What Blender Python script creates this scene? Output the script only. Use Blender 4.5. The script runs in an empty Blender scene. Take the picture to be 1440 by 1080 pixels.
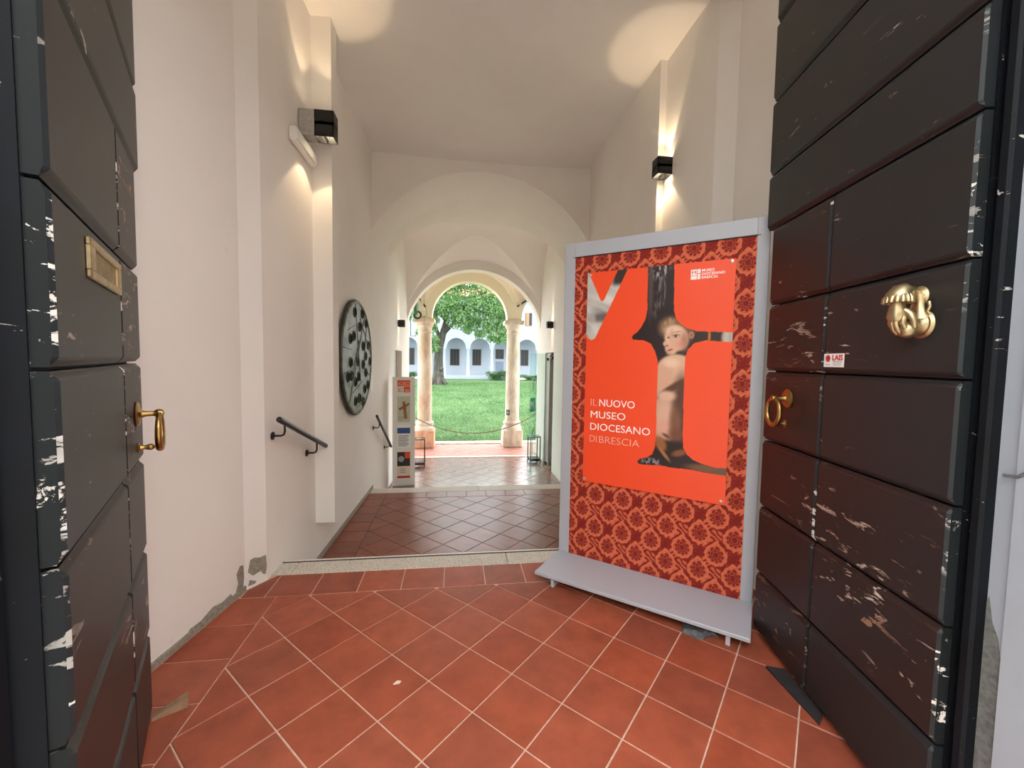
import bpy, bmesh, math, random
import numpy as np
from mathutils import Vector, Matrix

random.seed(7)
RNG = np.random.default_rng(7)
scene = bpy.context.scene
COL = scene.collection

# ------------------------------------------------------------------ camera
F_PX, PITCH, YAW, ROLL, EYE = 581.65, 0.0570, 0.1337, -0.0161, 1.624
cam_data = bpy.data.cameras.new('camera')
cam = bpy.data.objects.new('camera', cam_data)
COL.objects.link(cam)
cam_data.sensor_fit = 'HORIZONTAL'
cam_data.sensor_width = 36.0
cam_data.lens = F_PX * 36.0 / 1440.0
cam_data.clip_start = 0.05
cam_data.clip_end = 300
_f = Vector((math.sin(YAW) * math.cos(PITCH), math.cos(YAW) * math.cos(PITCH), -math.sin(PITCH)))
_r = Vector((math.cos(YAW), -math.sin(YAW), 0))
_d = _f.cross(_r)
_r2 = _r * math.cos(ROLL) + _d * math.sin(ROLL)
_d2 = -_r * math.sin(ROLL) + _d * math.cos(ROLL)
cam.matrix_world = Matrix(((_r2.x, -_d2.x, -_f.x, 0), (_r2.y, -_d2.y, -_f.y, 0), (_r2.z, -_d2.z, -_f.z, EYE), (0, 0, 0, 1)))
scene.camera = cam

# ------------------------------------------------------------------ sky and exposure
SKY = 1.0
LAMP_NEAR, LAMP_FAR = 2.3, 2.0
world = bpy.data.worlds.new('overcast_sky')
scene.world = world
world.use_nodes = True
_bg = world.node_tree.nodes['Background']
_bg.inputs[0].default_value = (0.95, 0.98, 1.0, 1)
_bg.inputs[1].default_value = SKY
scene.view_settings.view_transform = 'Standard'
scene.view_settings.look = 'None'
scene.view_settings.gamma = 1
scene.view_settings.use_curve_mapping = False
scene.view_settings.exposure = 2.7
scene.cycles.max_bounces = 9
scene.cycles.diffuse_bounces = 7
scene.cycles.glossy_bounces = 4
scene.cycles.transparent_max_bounces = 8
scene.cycles.use_adaptive_sampling = True
scene.cycles.adaptive_threshold = 0.035


# ------------------------------------------------------------------ helpers
def lin(c):
    out = []
    for v in c[:3]:
        v = v / 255.0
        out.append(v / 12.92 if v <= 0.04045 else ((v + 0.055) / 1.055) ** 2.4)
    return (*out, 1.0)


class MB:
    """collects polygons of one mesh object"""

    def __init__(self):
        self.v, self.f, self.m = [], [], []

    def add(self, verts, faces, mi=0):
        b = len(self.v)
        self.v += [tuple(p) for p in verts]
        self.f += [tuple(i + b for i in q) for q in faces]
        self.m += [mi] * len(faces)
        return self

    def box(self, x0, x1, y0, y1, z0, z1, mi=0):
        v = [(x0, y0, z0), (x1, y0, z0), (x1, y1, z0), (x0, y1, z0), (x0, y0, z1), (x1, y0, z1), (x1, y1, z1), (x0, y1, z1)]
        return self.add(v, [(0, 3, 2, 1), (4, 5, 6, 7), (0, 1, 5, 4), (1, 2, 6, 5), (2, 3, 7, 6), (3, 0, 4, 7)], mi)

    def cbox(self, x0, x1, y0, y1, z0, z1, c=0.004, mi=0):
        """box with chamfered edges"""
        bm = bmesh.new()
        bmesh.ops.create_cube(bm, size=1)
        for p in bm.verts:
            p.co = Vector(((x0 + x1) / 2 + p.co.x * (x1 - x0), (y0 + y1) / 2 + p.co.y * (y1 - y0), (z0 + z1) / 2 + p.co.z * (z1 - z0)))
        bmesh.ops.bevel(bm, geom=list(bm.edges), offset=c, segments=1, affect='EDGES')
        bm.verts.index_update()
        self.add([p.co[:] for p in bm.verts], [[q.index for q in f.verts] for f in bm.faces], mi)
        bm.free()
        return self

    def prism(self, poly, z0, z1, mi=0):
        n = len(poly)
        a = sum(poly[i][0] * poly[(i + 1) % n][1] - poly[(i + 1) % n][0] * poly[i][1] for i in range(n))
        if a < 0:
            poly = poly[::-1]
        v = [(x, y, z0) for x, y in poly] + [(x, y, z1) for x, y in poly]
        f = [tuple(range(n - 1, -1, -1)), tuple(range(n, 2 * n))]
        f += [(i, (i + 1) % n, n + (i + 1) % n, n + i) for i in range(n)]
        return self.add(v, f, mi)

    def tube(self, pts, rad, n=10, caps=True, mi=0):
        pts = [Vector(p) for p in pts]
        if not hasattr(rad, '__len__'):
            rad = [rad] * len(pts)
        rings, prev = [], None
        for i, p in enumerate(pts):
            t = (pts[min(i + 1, len(pts) - 1)] - pts[max(i - 1, 0)]).normalized()
            if prev is None:
                u = t.cross(Vector((0, 0, 1)))
                if u.length < 1e-3:
                    u = t.cross(Vector((1, 0, 0)))
            else:
                u = prev - t * prev.dot(t)
            u.normalize()
            prev = u
            w = t.cross(u)
            rings.append([p + (u * math.cos(2 * math.pi * k / n) + w * math.sin(2 * math.pi * k / n)) * rad[i] for k in range(n)])
        v = [q[:] for r in rings for q in r]
        f = []
        for i in range(len(pts) - 1):
            for k in range(n):
                f.append((i * n + k, i * n + (k + 1) % n, (i + 1) * n + (k + 1) % n, (i + 1) * n + k))
        if caps:
            f.append(tuple(range(n - 1, -1, -1)))
            f.append(tuple(range((len(pts) - 1) * n, len(pts) * n)))
        return self.add(v, f, mi)

    def lathe(self, prof, n=24, axis='z', c=(0, 0, 0), mi=0):
        """profile of (radius, height) turned about an axis through c"""
        v = []
        for r, h in prof:
            for k in range(n):
                a = 2 * math.pi * k / n
                p = (r * math.cos(a), r * math.sin(a), h)
                if axis == 'y':
                    p = (p[0], p[2], -p[1])
                elif axis == 'x':
                    p = (p[2], p[0], p[1])
                v.append((p[0] + c[0], p[1] + c[1], p[2] + c[2]))
        f = []
        for i in range(len(prof) - 1):
            for k in range(n):
                f.append((i * n + k, i * n + (k + 1) % n, (i + 1) * n + (k + 1) % n, (i + 1) * n + k))
        if prof[0][0] > 1e-6:
            f.append(tuple(range(n - 1, -1, -1)))
        if prof[-1][0] > 1e-6:
            f.append(tuple(range((len(prof) - 1) * n, len(prof) * n)))
        return self.add(v, f, mi)

    def ball(self, c, r, n=14, sc=(1, 1, 1), mi=0):
        m = n // 2
        prof = [(math.sin(math.pi * i / m), -math.cos(math.pi * i / m)) for i in range(m + 1)]
        v, f = [], []
        for a, h in prof:
            for k in range(n):
                t = 2 * math.pi * k / n
                v.append((c[0] + r * sc[0] * a * math.cos(t), c[1] + r * sc[1] * a * math.sin(t), c[2] + r * sc[2] * h))
        for i in range(m):
            for k in range(n):
                f.append((i * n + k, i * n + (k + 1) % n, (i + 1) * n + (k + 1) % n, (i + 1) * n + k))
        return self.add(v, f, mi)

    def build(self, name, mats, parent=None, loc=(0, 0, 0), rotz=0.0, smooth=None):
        me = bpy.data.meshes.new(name)
        me.from_pydata(self.v, [], self.f)
        if not isinstance(mats, (list, tuple)):
            mats = [mats]
        for m in mats:
            me.materials.append(m)
        if len(mats) > 1:
            me.polygons.foreach_set('material_index', self.m)
        if smooth is not None:
            me.polygons.foreach_set('use_smooth', [True] * len(me.polygons))
            me.set_sharp_from_angle(angle=math.radians(smooth))
        me.update()
        o = bpy.data.objects.new(name, me)
        COL.objects.link(o)
        o.location = loc
        o.rotation_euler = (0, 0, rotz)
        if parent is not None:
            o.parent = parent
        return o


def tag(o, label=None, cat=None, group=None, kind=None):
    if label:
        o['label'] = label
    if cat:
        o['category'] = cat
    if group:
        o['group'] = group
    if kind:
        o['kind'] = kind
    return o


def thing(name, label, cat, loc=(0, 0, 0), rotz=0.0, group=None, kind=None):
    o = bpy.data.objects.new(name, None)
    COL.objects.link(o)
    o.empty_display_size = 0.1
    o.location = loc
    o.rotation_euler = (0, 0, rotz)
    return tag(o, label, cat, group, kind)


def copy_tree(o, parent=None):
    c = o.copy()
    COL.objects.link(c)
    c.parent = parent
    for ch in list(o.children):
        copy_tree(ch, c)
    return c


def struct(o, label=None):
    return tag(o, label, kind='structure')


# ------------------------------------------------------------------ materials
MATS = {}


def new_mat(name):
    m = bpy.data.materials.new(name)
    m.use_nodes = True
    nt = m.node_tree
    b = nt.nodes['Principled BSDF']
    MATS[name] = m
    return m, nt, b


def N(nt, typ, **kw):
    n = nt.nodes.new(typ)
    for k, v in kw.items():
        if k.startswith('i_'):
            n.inputs[int(k[2:])].default_value = v
        else:
            setattr(n, k, v)
    return n


def ramp(nt, stops, interp='LINEAR'):
    r = nt.nodes.new('ShaderNodeValToRGB')
    r.color_ramp.interpolation = interp
    el = r.color_ramp.elements
    while len(el) > 1:
        el.remove(el[-1])
    el[0].position, el[0].color = stops[0]
    for p, c in stops[1:]:
        e = el.new(p)
        e.color = c
    return r


def coords(nt, scale=(1, 1, 1), rnd=False):
    tc = nt.nodes.new('ShaderNodeTexCoord')
    mp = nt.nodes.new('ShaderNodeMapping')
    mp.inputs['Scale'].default_value = scale
    nt.links.new(tc.outputs['Object'], mp.inputs['Vector'])
    if rnd:
        oi = nt.nodes.new('ShaderNodeObjectInfo')
        mu = nt.nodes.new('ShaderNodeMath')
        mu.operation = 'MULTIPLY'
        mu.inputs[1].default_value = 37.0
        nt.links.new(oi.outputs['Random'], mu.inputs[0])
        nt.links.new(mu.outputs[0], mp.inputs['Location'])
    return mp


def noise(nt, src, scale, detail=4, rough=0.55, dist=0.0):
    n = nt.nodes.new('ShaderNodeTexNoise')
    n.inputs['Scale'].default_value = scale
    n.inputs['Detail'].default_value = detail
    n.inputs['Roughness'].default_value = rough
    n.inputs['Distortion'].default_value = dist
    nt.links.new(src.outputs[0], n.inputs['Vector'])
    return n


def bump(nt, b, height, strength=0.2, dist=0.01):
    bp = nt.nodes.new('ShaderNodeBump')
    bp.inputs['Strength'].default_value = strength
    bp.inputs['Distance'].default_value = dist
    nt.links.new(height, bp.inputs['Height'])
    nt.links.new(bp.outputs[0], b.inputs['Normal'])
    return bp


def mix(nt, fac, a, bb):
    m = nt.nodes.new('ShaderNodeMix')
    m.data_type = 'RGBA'
    for sock, val in ((m.inputs['Factor'], fac), (m.inputs['A'], a), (m.inputs['B'], bb)):
        pass
    def put(idx, val):
        if hasattr(val, 'links') or hasattr(val, 'is_linked'):
            nt.links.new(val, m.inputs[idx])
        else:
            m.inputs[idx].default_value = val
    put(0, fac)
    put(6, a)
    put(7, bb)
    return m.outputs[2]


def plain(name, rgb, rough=0.5, metal=0.0, spec=0.5, var=0.0, vscale=20, bmp=0.0, coat=0.0):
    m, nt, b = new_mat(name)
    b.inputs['Roughness'].default_value = rough
    b.inputs['Metallic'].default_value = metal
    b.inputs['Specular IOR Level'].default_value = spec
    b.inputs['Coat Weight'].default_value = coat
    c = lin(rgb)
    mp = coords(nt)
    n = noise(nt, mp, vscale)
    lo = tuple(v * (1 - var) for v in c[:3]) + (1,)
    hi = tuple(min(1, v * (1 + var)) for v in c[:3]) + (1,)
    r = ramp(nt, [(0.3, lo), (0.7, hi)])
    nt.links.new(n.outputs[0], r.inputs[0])
    nt.links.new(r.outputs[0], b.inputs['Base Color'])
    if bmp:
        bump(nt, b, n.outputs[0], bmp, 0.004)
    return m


def plaster(name, rgb, stain=0.06, dirt=None):
    m, nt, b = new_mat(name)
    b.inputs['Roughness'].default_value = 0.92
    b.inputs['Specular IOR Level'].default_value = 0.15
    c = lin(rgb)
    mp = coords(nt)
    n = noise(nt, mp, 0.9, 5, 0.6)
    lo = tuple(v * (1 - stain) for v in c[:3]) + (1,)
    r = ramp(nt, [(0.35, lo), (0.62, c)])
    nt.links.new(n.outputs[0], r.inputs[0])
    n3 = noise(nt, mp, 6.0, 4, 0.6)
    sp = ramp(nt, [(0.70, (0, 0, 0, 1)), (0.78, (1, 1, 1, 1))])
    nt.links.new(n3.outputs[0], sp.inputs[0])
    colr = mix(nt, sp.outputs[0], r.outputs[0], tuple(v * 0.9 for v in c[:3]) + (1,))
    nt.links.new(colr, b.inputs['Base Color'])
    n2 = noise(nt, mp, 14, 6, 0.6)
    bump(nt, b, n2.outputs[0], 0.12, 0.01)
    return m


plaster('plaster', (240, 235, 230), 0.05)
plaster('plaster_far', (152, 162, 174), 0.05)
plaster('plaster_street', (158, 162, 170), 0.14)
plaster('plaster_ochre', (190, 176, 150), 0.1)
plaster('plaster_cream', (240, 228, 204), 0.05)
plain('cement_dark', (98, 97, 94), 0.95, var=0.3, vscale=60, bmp=0.5)
plain('cement', (150, 143, 130), 0.95, var=0.3, vscale=60, bmp=0.5)


def terracotta(name, a, bcol, rough, dull, ior=1.5, spec=0.5):
    m, nt, b = new_mat(name)
    b.inputs['Specular IOR Level'].default_value = spec
    b.inputs['IOR'].default_value = ior
    b.inputs['Roughness'].default_value = rough
    mp = coords(nt, rnd=True)
    oi = nt.nodes.new('ShaderNodeObjectInfo')
    r0 = ramp(nt, [(0.0, lin(a)), (0.55, lin(bcol)), (1.0, lin(dull))])
    nt.links.new(oi.outputs['Random'], r0.inputs[0])
    n = noise(nt, mp, 7, 4, 0.6)
    r1 = ramp(nt, [(0.3, (0.78, 0.78, 0.78, 1)), (0.7, (1.1, 1.1, 1.1, 1))])
    nt.links.new(n.outputs[0], r1.inputs[0])
    mm = nt.nodes.new('ShaderNodeMix')
    mm.data_type = 'RGBA'
    mm.blend_type = 'MULTIPLY'
    mm.inputs[0].default_value = 1
    nt.links.new(r0.outputs[0], mm.inputs[6])
    nt.links.new(r1.outputs[0], mm.inputs[7])
    nt.links.new(mm.outputs[2], b.inputs['Base Color'])
    if rough > 0.32:
        n2 = noise(nt, mp, 30, 4)
        rr = ramp(nt, [(0.3, (rough * 0.85,) * 3 + (1,)), (0.7, (min(1, rough * 1.2),) * 3 + (1,))])
        nt.links.new(n2.outputs[0], rr.inputs[0])
        nt.links.new(rr.outputs[0], b.inputs['Roughness'])
        bump(nt, b, n2.outputs[0], 0.03, 0.003)
    return m


terracotta('terracotta', (156, 76, 52), (166, 86, 61), 0.40, (146, 76, 57), 1.5, 0.3)
terracotta('terracotta_worn', (128, 70, 52), (136, 78, 60), 0.30, (122, 72, 56), 1.36)
terracotta('terracotta_polished', (140, 100, 90), (148, 108, 98), 0.24, (136, 102, 94), 2.3)
terracotta('terracotta_portico', (176, 122, 108), (182, 130, 116), 0.5, (170, 118, 104))
plain('grout', (206, 170, 150), 0.9, var=0.15, vscale=40)
plain('grout_dark', (96, 70, 58), 0.8, var=0.15, vscale=40)


def speckle(name, base, dark, light, rough=0.5, scale=160):
    m, nt, b = new_mat(name)
    b.inputs['Roughness'].default_value = rough
    mp = coords(nt)
    n = noise(nt, mp, scale, 2, 0.7)
    r = ramp(nt, [(0.36, lin(dark)), (0.47, lin(base)), (0.60, lin(light))])
    nt.links.new(n.outputs[0], r.inputs[0])
    nt.links.new(r.outputs[0], b.inputs['Base Color'])
    bump(nt, b, n.outputs[0], 0.1, 0.002)
    return m


speckle('granite', (196, 186, 172), (140, 128, 116), (222, 214, 202), 0.55)
speckle('marble_edge', (216, 208, 196), (190, 180, 168), (232, 226, 216), 0.4)


def stone(name, base, stain, scale=3.0):
    m, nt, b = new_mat(name)
    b.inputs['Roughness'].default_value = 0.85
    mp = coords(nt, (1, 1, 0.35))
    n = noise(nt, mp, scale, 8, 0.65, 0.4)
    r = ramp(nt, [(0.35, lin(stain)), (0.58, lin(base)), (0.9, lin(tuple(min(255, v + 12) for v in base)))])
    nt.links.new(n.outputs[0], r.inputs[0])
    nt.links.new(r.outputs[0], b.inputs['Base Color'])
    n2 = noise(nt, mp, 25, 6)
    bump(nt, b, n2.outputs[0], 0.35, 0.01)
    return m


stone('stone_shaft', (222, 206, 186), (186, 150, 122))
stone('stone_pink', (222, 176, 146), (176, 140, 116), 5)
stone('stone_pale', (226, 216, 198), (184, 170, 150), 5)


def door_paint(name, base, wood, amount, rough=0.38, warm=None, spec=0.45, zone_at=0.46):
    """dark gloss paint, flaking to primer and wood"""
    m, nt, b = new_mat(name)
    b.inputs['Specular IOR Level'].default_value = spec
    mp = coords(nt, (7.0, 14, 26), rnd=True)
    n = noise(nt, mp, 1.0, 8, 0.66, 0.8)
    chips = ramp(nt, [(amount, (0, 0, 0, 1)), (amount + 0.012, (1, 1, 1, 1))])
    nt.links.new(n.outputs[0], chips.inputs[0])
    mp2 = coords(nt, (1.2, 1.2, 2.0), rnd=True)
    n2 = noise(nt, mp2, 1.3, 3, 0.5)
    zone = ramp(nt, [(zone_at, (0, 0, 0, 1)), (zone_at + 0.1, (1, 1, 1, 1))])
    nt.links.new(n2.outputs[0], zone.inputs[0])
    mul = nt.nodes.new('ShaderNodeMath')
    mul.operation = 'MULTIPLY'
    nt.links.new(chips.outputs[0], mul.inputs[0])
    nt.links.new(zone.outputs[0], mul.inputs[1])
    n3 = noise(nt, mp2, 2.2, 4)
    pr = ramp(nt, [(0.35, lin(base)), (0.7, lin(warm or base))])
    nt.links.new(n3.outputs[0], pr.inputs[0])
    wr = ramp(nt, [(0.4, lin(wood)), (0.65, lin((206, 196, 186)))])
    nt.links.new(n3.outputs[0], wr.inputs[0])
    c = mix(nt, mul.outputs[0], pr.outputs[0], wr.outputs[0])
    nt.links.new(c, b.inputs['Base Color'])
    rr = nt.nodes.new('ShaderNodeMapRange')
    rr.inputs['To Min'].default_value = rough
    rr.inputs['To Max'].default_value = 0.85
    nt.links.new(mul.outputs[0], rr.inputs['Value'])
    nt.links.new(rr.outputs[0], b.inputs['Roughness'])
    inv = nt.nodes.new('ShaderNodeMath')
    inv.operation = 'MULTIPLY_ADD'
    inv.inputs[1].default_value = -1.0
    inv.inputs[2].default_value = 1.0
    nt.links.new(mul.outputs[0], inv.inputs[0])
    n4 = noise(nt, coords(nt, (2, 10, 30)), 4, 4)
    ad = nt.nodes.new('ShaderNodeMath')
    ad.operation = 'MULTIPLY_ADD'
    ad.inputs[1].default_value = 0.15
    nt.links.new(n4.outputs[0], ad.inputs[0])
    nt.links.new(inv.outputs[0], ad.inputs[2])
    bump(nt, b, ad.outputs[0], 0.35, 0.004)
    return m


door_paint('door_black', (33, 35, 37), (120, 92, 74), 0.655, 0.45, (36, 34, 35))
door_paint('door_worn', (38, 32, 32), (140, 108, 88), 0.60, 0.45, (44, 31, 28))
door_paint('door_end', (20, 24, 27), (206, 202, 196), 0.62, 0.6, (15, 19, 20), 0.25)
door_paint('door_chipped', (30, 33, 36), (206, 202, 196), 0.545, 0.5, (26, 28, 30), 0.3, 0.45)
door_paint('door_frame', (9, 11, 15), (140, 142, 140), 0.66, 0.6, (12, 15, 22), 0.18)
plain('brass', (176, 142, 86), 0.34, metal=1.0, var=0.25, vscale=30, bmp=0.1)
plain('brass_pale', (186, 166, 130), 0.42, metal=1.0, var=0.2, vscale=30, bmp=0.1)
plain('brass_dark', (150, 125, 85), 0.45, metal=1.0, var=0.3, vscale=30)
plain('grey_paint', (178, 181, 190), 0.45, var=0.02, vscale=4)
plain('grey_lamp', (176, 172, 166), 0.7, var=0.15, vscale=40)
plain('black_metal', (28, 27, 28), 0.45, var=0.1)
plain('rail_iron', (34, 30, 31), 0.35, var=0.1)
plain('white_plastic', (236, 234, 230), 0.4, var=0.01)
plain('white_card', (244, 244, 242), 0.6, var=0.01)
plain('bronze', (116, 118, 108), 0.5, metal=0.5, var=0.55, vscale=7, bmp=0.9)
plain('bronze_dark', (58, 58, 52), 0.55, metal=0.5, var=0.3, vscale=14, bmp=0.4)
plain('pit_shade', (12, 10, 8), 0.9, spec=0.1, var=0.3, vscale=30)  # near-black colour for the shade inside the relief pits
plain('steel_dark', (92, 90, 92), 0.4, metal=0.6, var=0.1)
plain('iron_dark', (52, 48, 46), 0.6, var=0.1)
plain('steel_screw', (200, 200, 196), 0.3, metal=0.8)
plain('letter_white', (250, 246, 244), 0.5)
plain('letter_pale', (250, 190, 172), 0.5)
plain('red_print', (196, 40, 36), 0.5)
plain('orange_print', (226, 84, 44), 0.5)
plain('blue_print', (44, 86, 150), 0.5)
plain('grey_print', (150, 158, 164), 0.6)
plain('green_print', (196, 204, 180), 0.6, var=0.05)
plain('tan_print', (176, 116, 76), 0.6, var=0.25, vscale=30)
plain('dark_print', (44, 36, 36), 0.6, var=0.3, vscale=30)
plain('cream_print', (230, 214, 196), 0.6)
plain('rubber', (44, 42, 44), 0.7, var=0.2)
plain('scrap_grey', (92, 90, 92), 0.6, var=0.5, vscale=40)
plain('wood_raw', (150, 118, 92), 0.8, var=0.25, vscale=16, bmp=0.3)
plain('cable_grey', (96, 98, 102), 0.5)
plain('far_window', (20, 24, 28), 0.35, spec=0.4, var=0.4, vscale=2)
plain('far_frame', (74, 66, 60), 0.7)
plain('shutter_brown', (150, 112, 82), 0.7)
plain('far_door', (104, 118, 138), 0.6)
plain('roof_clay', (196, 140, 112), 0.85, var=0.25, vscale=4)
plain('door_grey', (150, 146, 140), 0.55, var=0.04)
plain('recess_shade', (24, 22, 20), 0.9)  # dark colour painting the shade deep in the right doorway
plain('rope_fibre', (120, 104, 90), 0.8)
plain('sign_green', (58, 74, 66), 0.4)
plain('street_stone', (190, 186, 180), 0.85, var=0.08, vscale=3)
plain('lantern_green', (70, 120, 80), 0.5)


def bark():
    m, nt, b = new_mat('bark')
    b.inputs['Roughness'].default_value = 0.95
    mp = coords(nt, (1, 1, 0.3))
    n = noise(nt, mp, 5, 8, 0.7, 0.5)
    r = ramp(nt, [(0.3, lin((36, 34, 30))), (0.7, lin((88, 86, 78)))])
    nt.links.new(n.outputs[0], r.inputs[0])
    nt.links.new(r.outputs[0], b.inputs['Base Color'])
    bump(nt, b, n.outputs[0], 0.8, 0.08)


def leafy(name, a, c, scale=0.8):
    m, nt, b = new_mat(name)
    b.inputs['Roughness'].default_value = 0.6
    b.inputs['Specular IOR Level'].default_value = 0.2
    mp = coords(nt)
    n = noise(nt, mp, scale, 3)
    r = ramp(nt, [(0.35, lin(a)), (0.65, lin(c))])
    nt.links.new(n.outputs[0], r.inputs[0])
    nt.links.new(r.outputs[0], b.inputs['Base Color'])
    tr = nt.nodes.new('ShaderNodeBsdfTranslucent')
    nt.links.new(r.outputs[0], tr.inputs[0])
    mx = nt.nodes.new('ShaderNodeMixShader')
    mx.inputs[0].default_value = 0.4
    out = nt.nodes['Material Output']
    nt.links.new(b.outputs[0], mx.inputs[1])
    nt.links.new(tr.outputs[0], mx.inputs[2])
    nt.links.new(mx.outputs[0], out.inputs[0])


bark()
leafy('leaf_tree', (84, 122, 70), (128, 162, 106), 1.5)
leafy('leaf_shrub', (64, 100, 58), (96, 132, 82), 2)
leafy('grass_blade', (80, 114, 68), (106, 138, 90), 0.7)


def lawn_mat():
    m, nt, b = new_mat('lawn')
    b.inputs['Roughness'].default_value = 0.9
    b.inputs['Specular IOR Level'].default_value = 0.1
    mp = coords(nt)
    n = noise(nt, mp, 0.35, 6, 0.7)
    r = ramp(nt, [(0.3, lin((74, 98, 68))), (0.55, lin((86, 112, 78))), (0.75, lin((106, 118, 92)))])
    nt.links.new(n.outputs[0], r.inputs[0])
    n2 = noise(nt, mp, 9, 6, 0.75)
    r2 = ramp(nt, [(0.3, (0.7, 0.75, 0.6, 1)), (0.7, (1.2, 1.2, 1.1, 1))])
    nt.links.new(n2.outputs[0], r2.inputs[0])
    mm = nt.nodes.new('ShaderNodeMix')
    mm.data_type = 'RGBA'
    mm.blend_type = 'MULTIPLY'
    mm.inputs[0].default_value = 1
    nt.links.new(r.outputs[0], mm.inputs[6])
    nt.links.new(r2.outputs[0], mm.inputs[7])
    nt.links.new(mm.outputs[2], b.inputs['Base Color'])
    bump(nt, b, n2.outputs[0], 0.6, 0.05)


lawn_mat()


def emit(name, rgb, s):
    m, nt, b = new_mat(name)
    b.inputs['Base Color'].default_value = (0, 0, 0, 1)
    b.inputs['Emission Color'].default_value = (*rgb, 1)
    b.inputs['Emission Strength'].default_value = s


emit('lamp_glow', (1.0, 0.80, 0.52), 6.0)


def glass():
    m, nt, b = new_mat('glass')
    out = nt.nodes['Material Output']
    t = nt.nodes.new('ShaderNodeBsdfTransparent')
    t.inputs[0].default_value = (0.86, 0.95, 0.92, 1)
    g = nt.nodes.new('ShaderNodeBsdfGlossy')
    g.inputs['Roughness'].default_value = 0.02
    fr = nt.nodes.new('ShaderNodeLayerWeight')
    fr.inputs[0].default_value = 0.35
    pw = nt.nodes.new('ShaderNodeMath')
    pw.operation = 'POWER'
    pw.inputs[1].default_value = 3.0
    nt.links.new(fr.outputs['Facing'], pw.inputs[0])
    mx = nt.nodes.new('ShaderNodeMixShader')
    nt.links.new(pw.outputs[0], mx.inputs[0])
    nt.links.new(t.outputs[0], mx.inputs[1])
    nt.links.new(g.outputs[0], mx.inputs[2])
    nt.links.new(mx.outputs[0], out.inputs[0])


glass()


def printed(name, rough=0.45, spec=0.4):
    m, nt, b = new_mat(name)
    b.inputs['Roughness'].default_value = rough
    b.inputs['Specular IOR Level'].default_value = spec
    a = nt.nodes.new('ShaderNodeAttribute')
    a.attribute_name = 'Col'
    nt.links.new(a.outputs['Color'], b.inputs['Base Color'])


printed('poster_print', 0.35)
printed('damask_print', 0.7, 0.2)
M = MATS


def print_grid(name, mat, w, h, nx, ny, fn, parent, y, x0=0.0, z0=0.0):
    """flat printed sheet in the local x-z plane, colour per vertex from fn(u, v) in metres"""
    us = np.linspace(0, w, nx + 1)
    vs = np.linspace(0, h, ny + 1)
    U, V = np.meshgrid(us, vs)
    rgb = fn(U.ravel(), V.ravel()) / 255.0
    rgb = np.where(rgb <= 0.04045, rgb / 12.92, ((rgb + 0.055) / 1.055) ** 2.4)
    n = (nx + 1) * (ny + 1)
    co = np.zeros((n, 3), np.float32)
    co[:, 0] = U.ravel() + x0
    co[:, 1] = y
    co[:, 2] = V.ravel() + z0
    i, j = np.meshgrid(np.arange(nx), np.arange(ny))
    a = (j * (nx + 1) + i).ravel()
    q = np.stack([a, a + 1, a + nx + 2, a + nx + 1], 1).astype(np.int32)
    me = bpy.data.meshes.new(name)
    me.vertices.add(n)
    me.vertices.foreach_set('co', co.ravel())
    me.loops.add(q.size)
    me.loops.foreach_set('vertex_index', q.ravel())
    me.polygons.add(len(q))
    me.polygons.foreach_set('loop_start', np.arange(0, q.size, 4, dtype=np.int32))
    me.update(calc_edges=True)
    at = me.color_attributes.new('Col', 'FLOAT_COLOR', 'POINT')
    at.data.foreach_set('color', np.c_[rgb, np.ones(n)].astype(np.float32).ravel())
    me.materials.append(mat)
    o = bpy.data.objects.new(name, me)
    COL.objects.link(o)
    if parent is not None:
        o.parent = parent
    return o


def raw_mesh(name, co, faces, mat, parent=None):
    """many small polygons at once (numpy); faces all quads or all triangles"""
    co = np.asarray(co, np.float32)
    q = np.asarray(faces, np.int32)
    k = q.shape[1]
    me = bpy.data.meshes.new(name)
    me.vertices.add(len(co))
    me.vertices.foreach_set('co', co.ravel())
    me.loops.add(q.size)
    me.loops.foreach_set('vertex_index', q.ravel())
    me.polygons.add(len(q))
    me.polygons.foreach_set('loop_start', np.arange(0, q.size, k, dtype=np.int32))
    me.update(calc_edges=True)
    me.materials.append(mat)
    o = bpy.data.objects.new(name, me)
    COL.objects.link(o)
    if parent is not None:
        o.parent = parent
    return o


def text(name, s, size, mat, parent, loc, fit_w=None, offset=0.0, face='front', extrude=0.0004, rot=None, bold=0):
    """lettering as flat mesh in the local x-z plane, reading along +x, facing -y"""
    cu = bpy.data.curves.new(name, 'FONT')
    cu.body = s
    cu.size = size
    cu.offset = offset
    cu.extrude = extrude
    cu.resolution_u = 3
    tmp = bpy.data.objects.new(name, cu)
    COL.objects.link(tmp)
    bpy.context.view_layer.update()
    dg = bpy.context.evaluated_depsgraph_get()
    me = bpy.data.meshes.new_from_object(tmp.evaluated_get(dg))
    bpy.data.objects.remove(tmp)
    xs = [v.co.x for v in me.vertices]
    w = max(xs) - min(xs)
    k = fit_w / w if fit_w else 1.0
    x0 = min(xs)
    for v in me.vertices:
        x, y, z = v.co
        v.co = ((x - x0) * k, -z, y)
    me.materials.clear()
    me.materials.append(mat)
    o = bpy.data.objects.new(name, me)
    COL.objects.link(o)
    o.location = loc
    if rot:
        o.rotation_euler = rot
    if parent is not None:
        o.parent = parent
    return o


# ------------------------------------------------------------------ plan of the place
Z1, Z2 = -0.365, -0.74                 # landing, lower passage
CEIL = 4.66


def XL(y):
    return -1.35 + 0.028 * (y - 3.14)


XR = 2.03
Y_END, Y_END2 = 6.45, 7.65             # first arch, its depth
Y_A2, Y_A2B = 10.0, 10.35              # second arch
Y_COL = 11.3                           # columns of the portico

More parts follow.
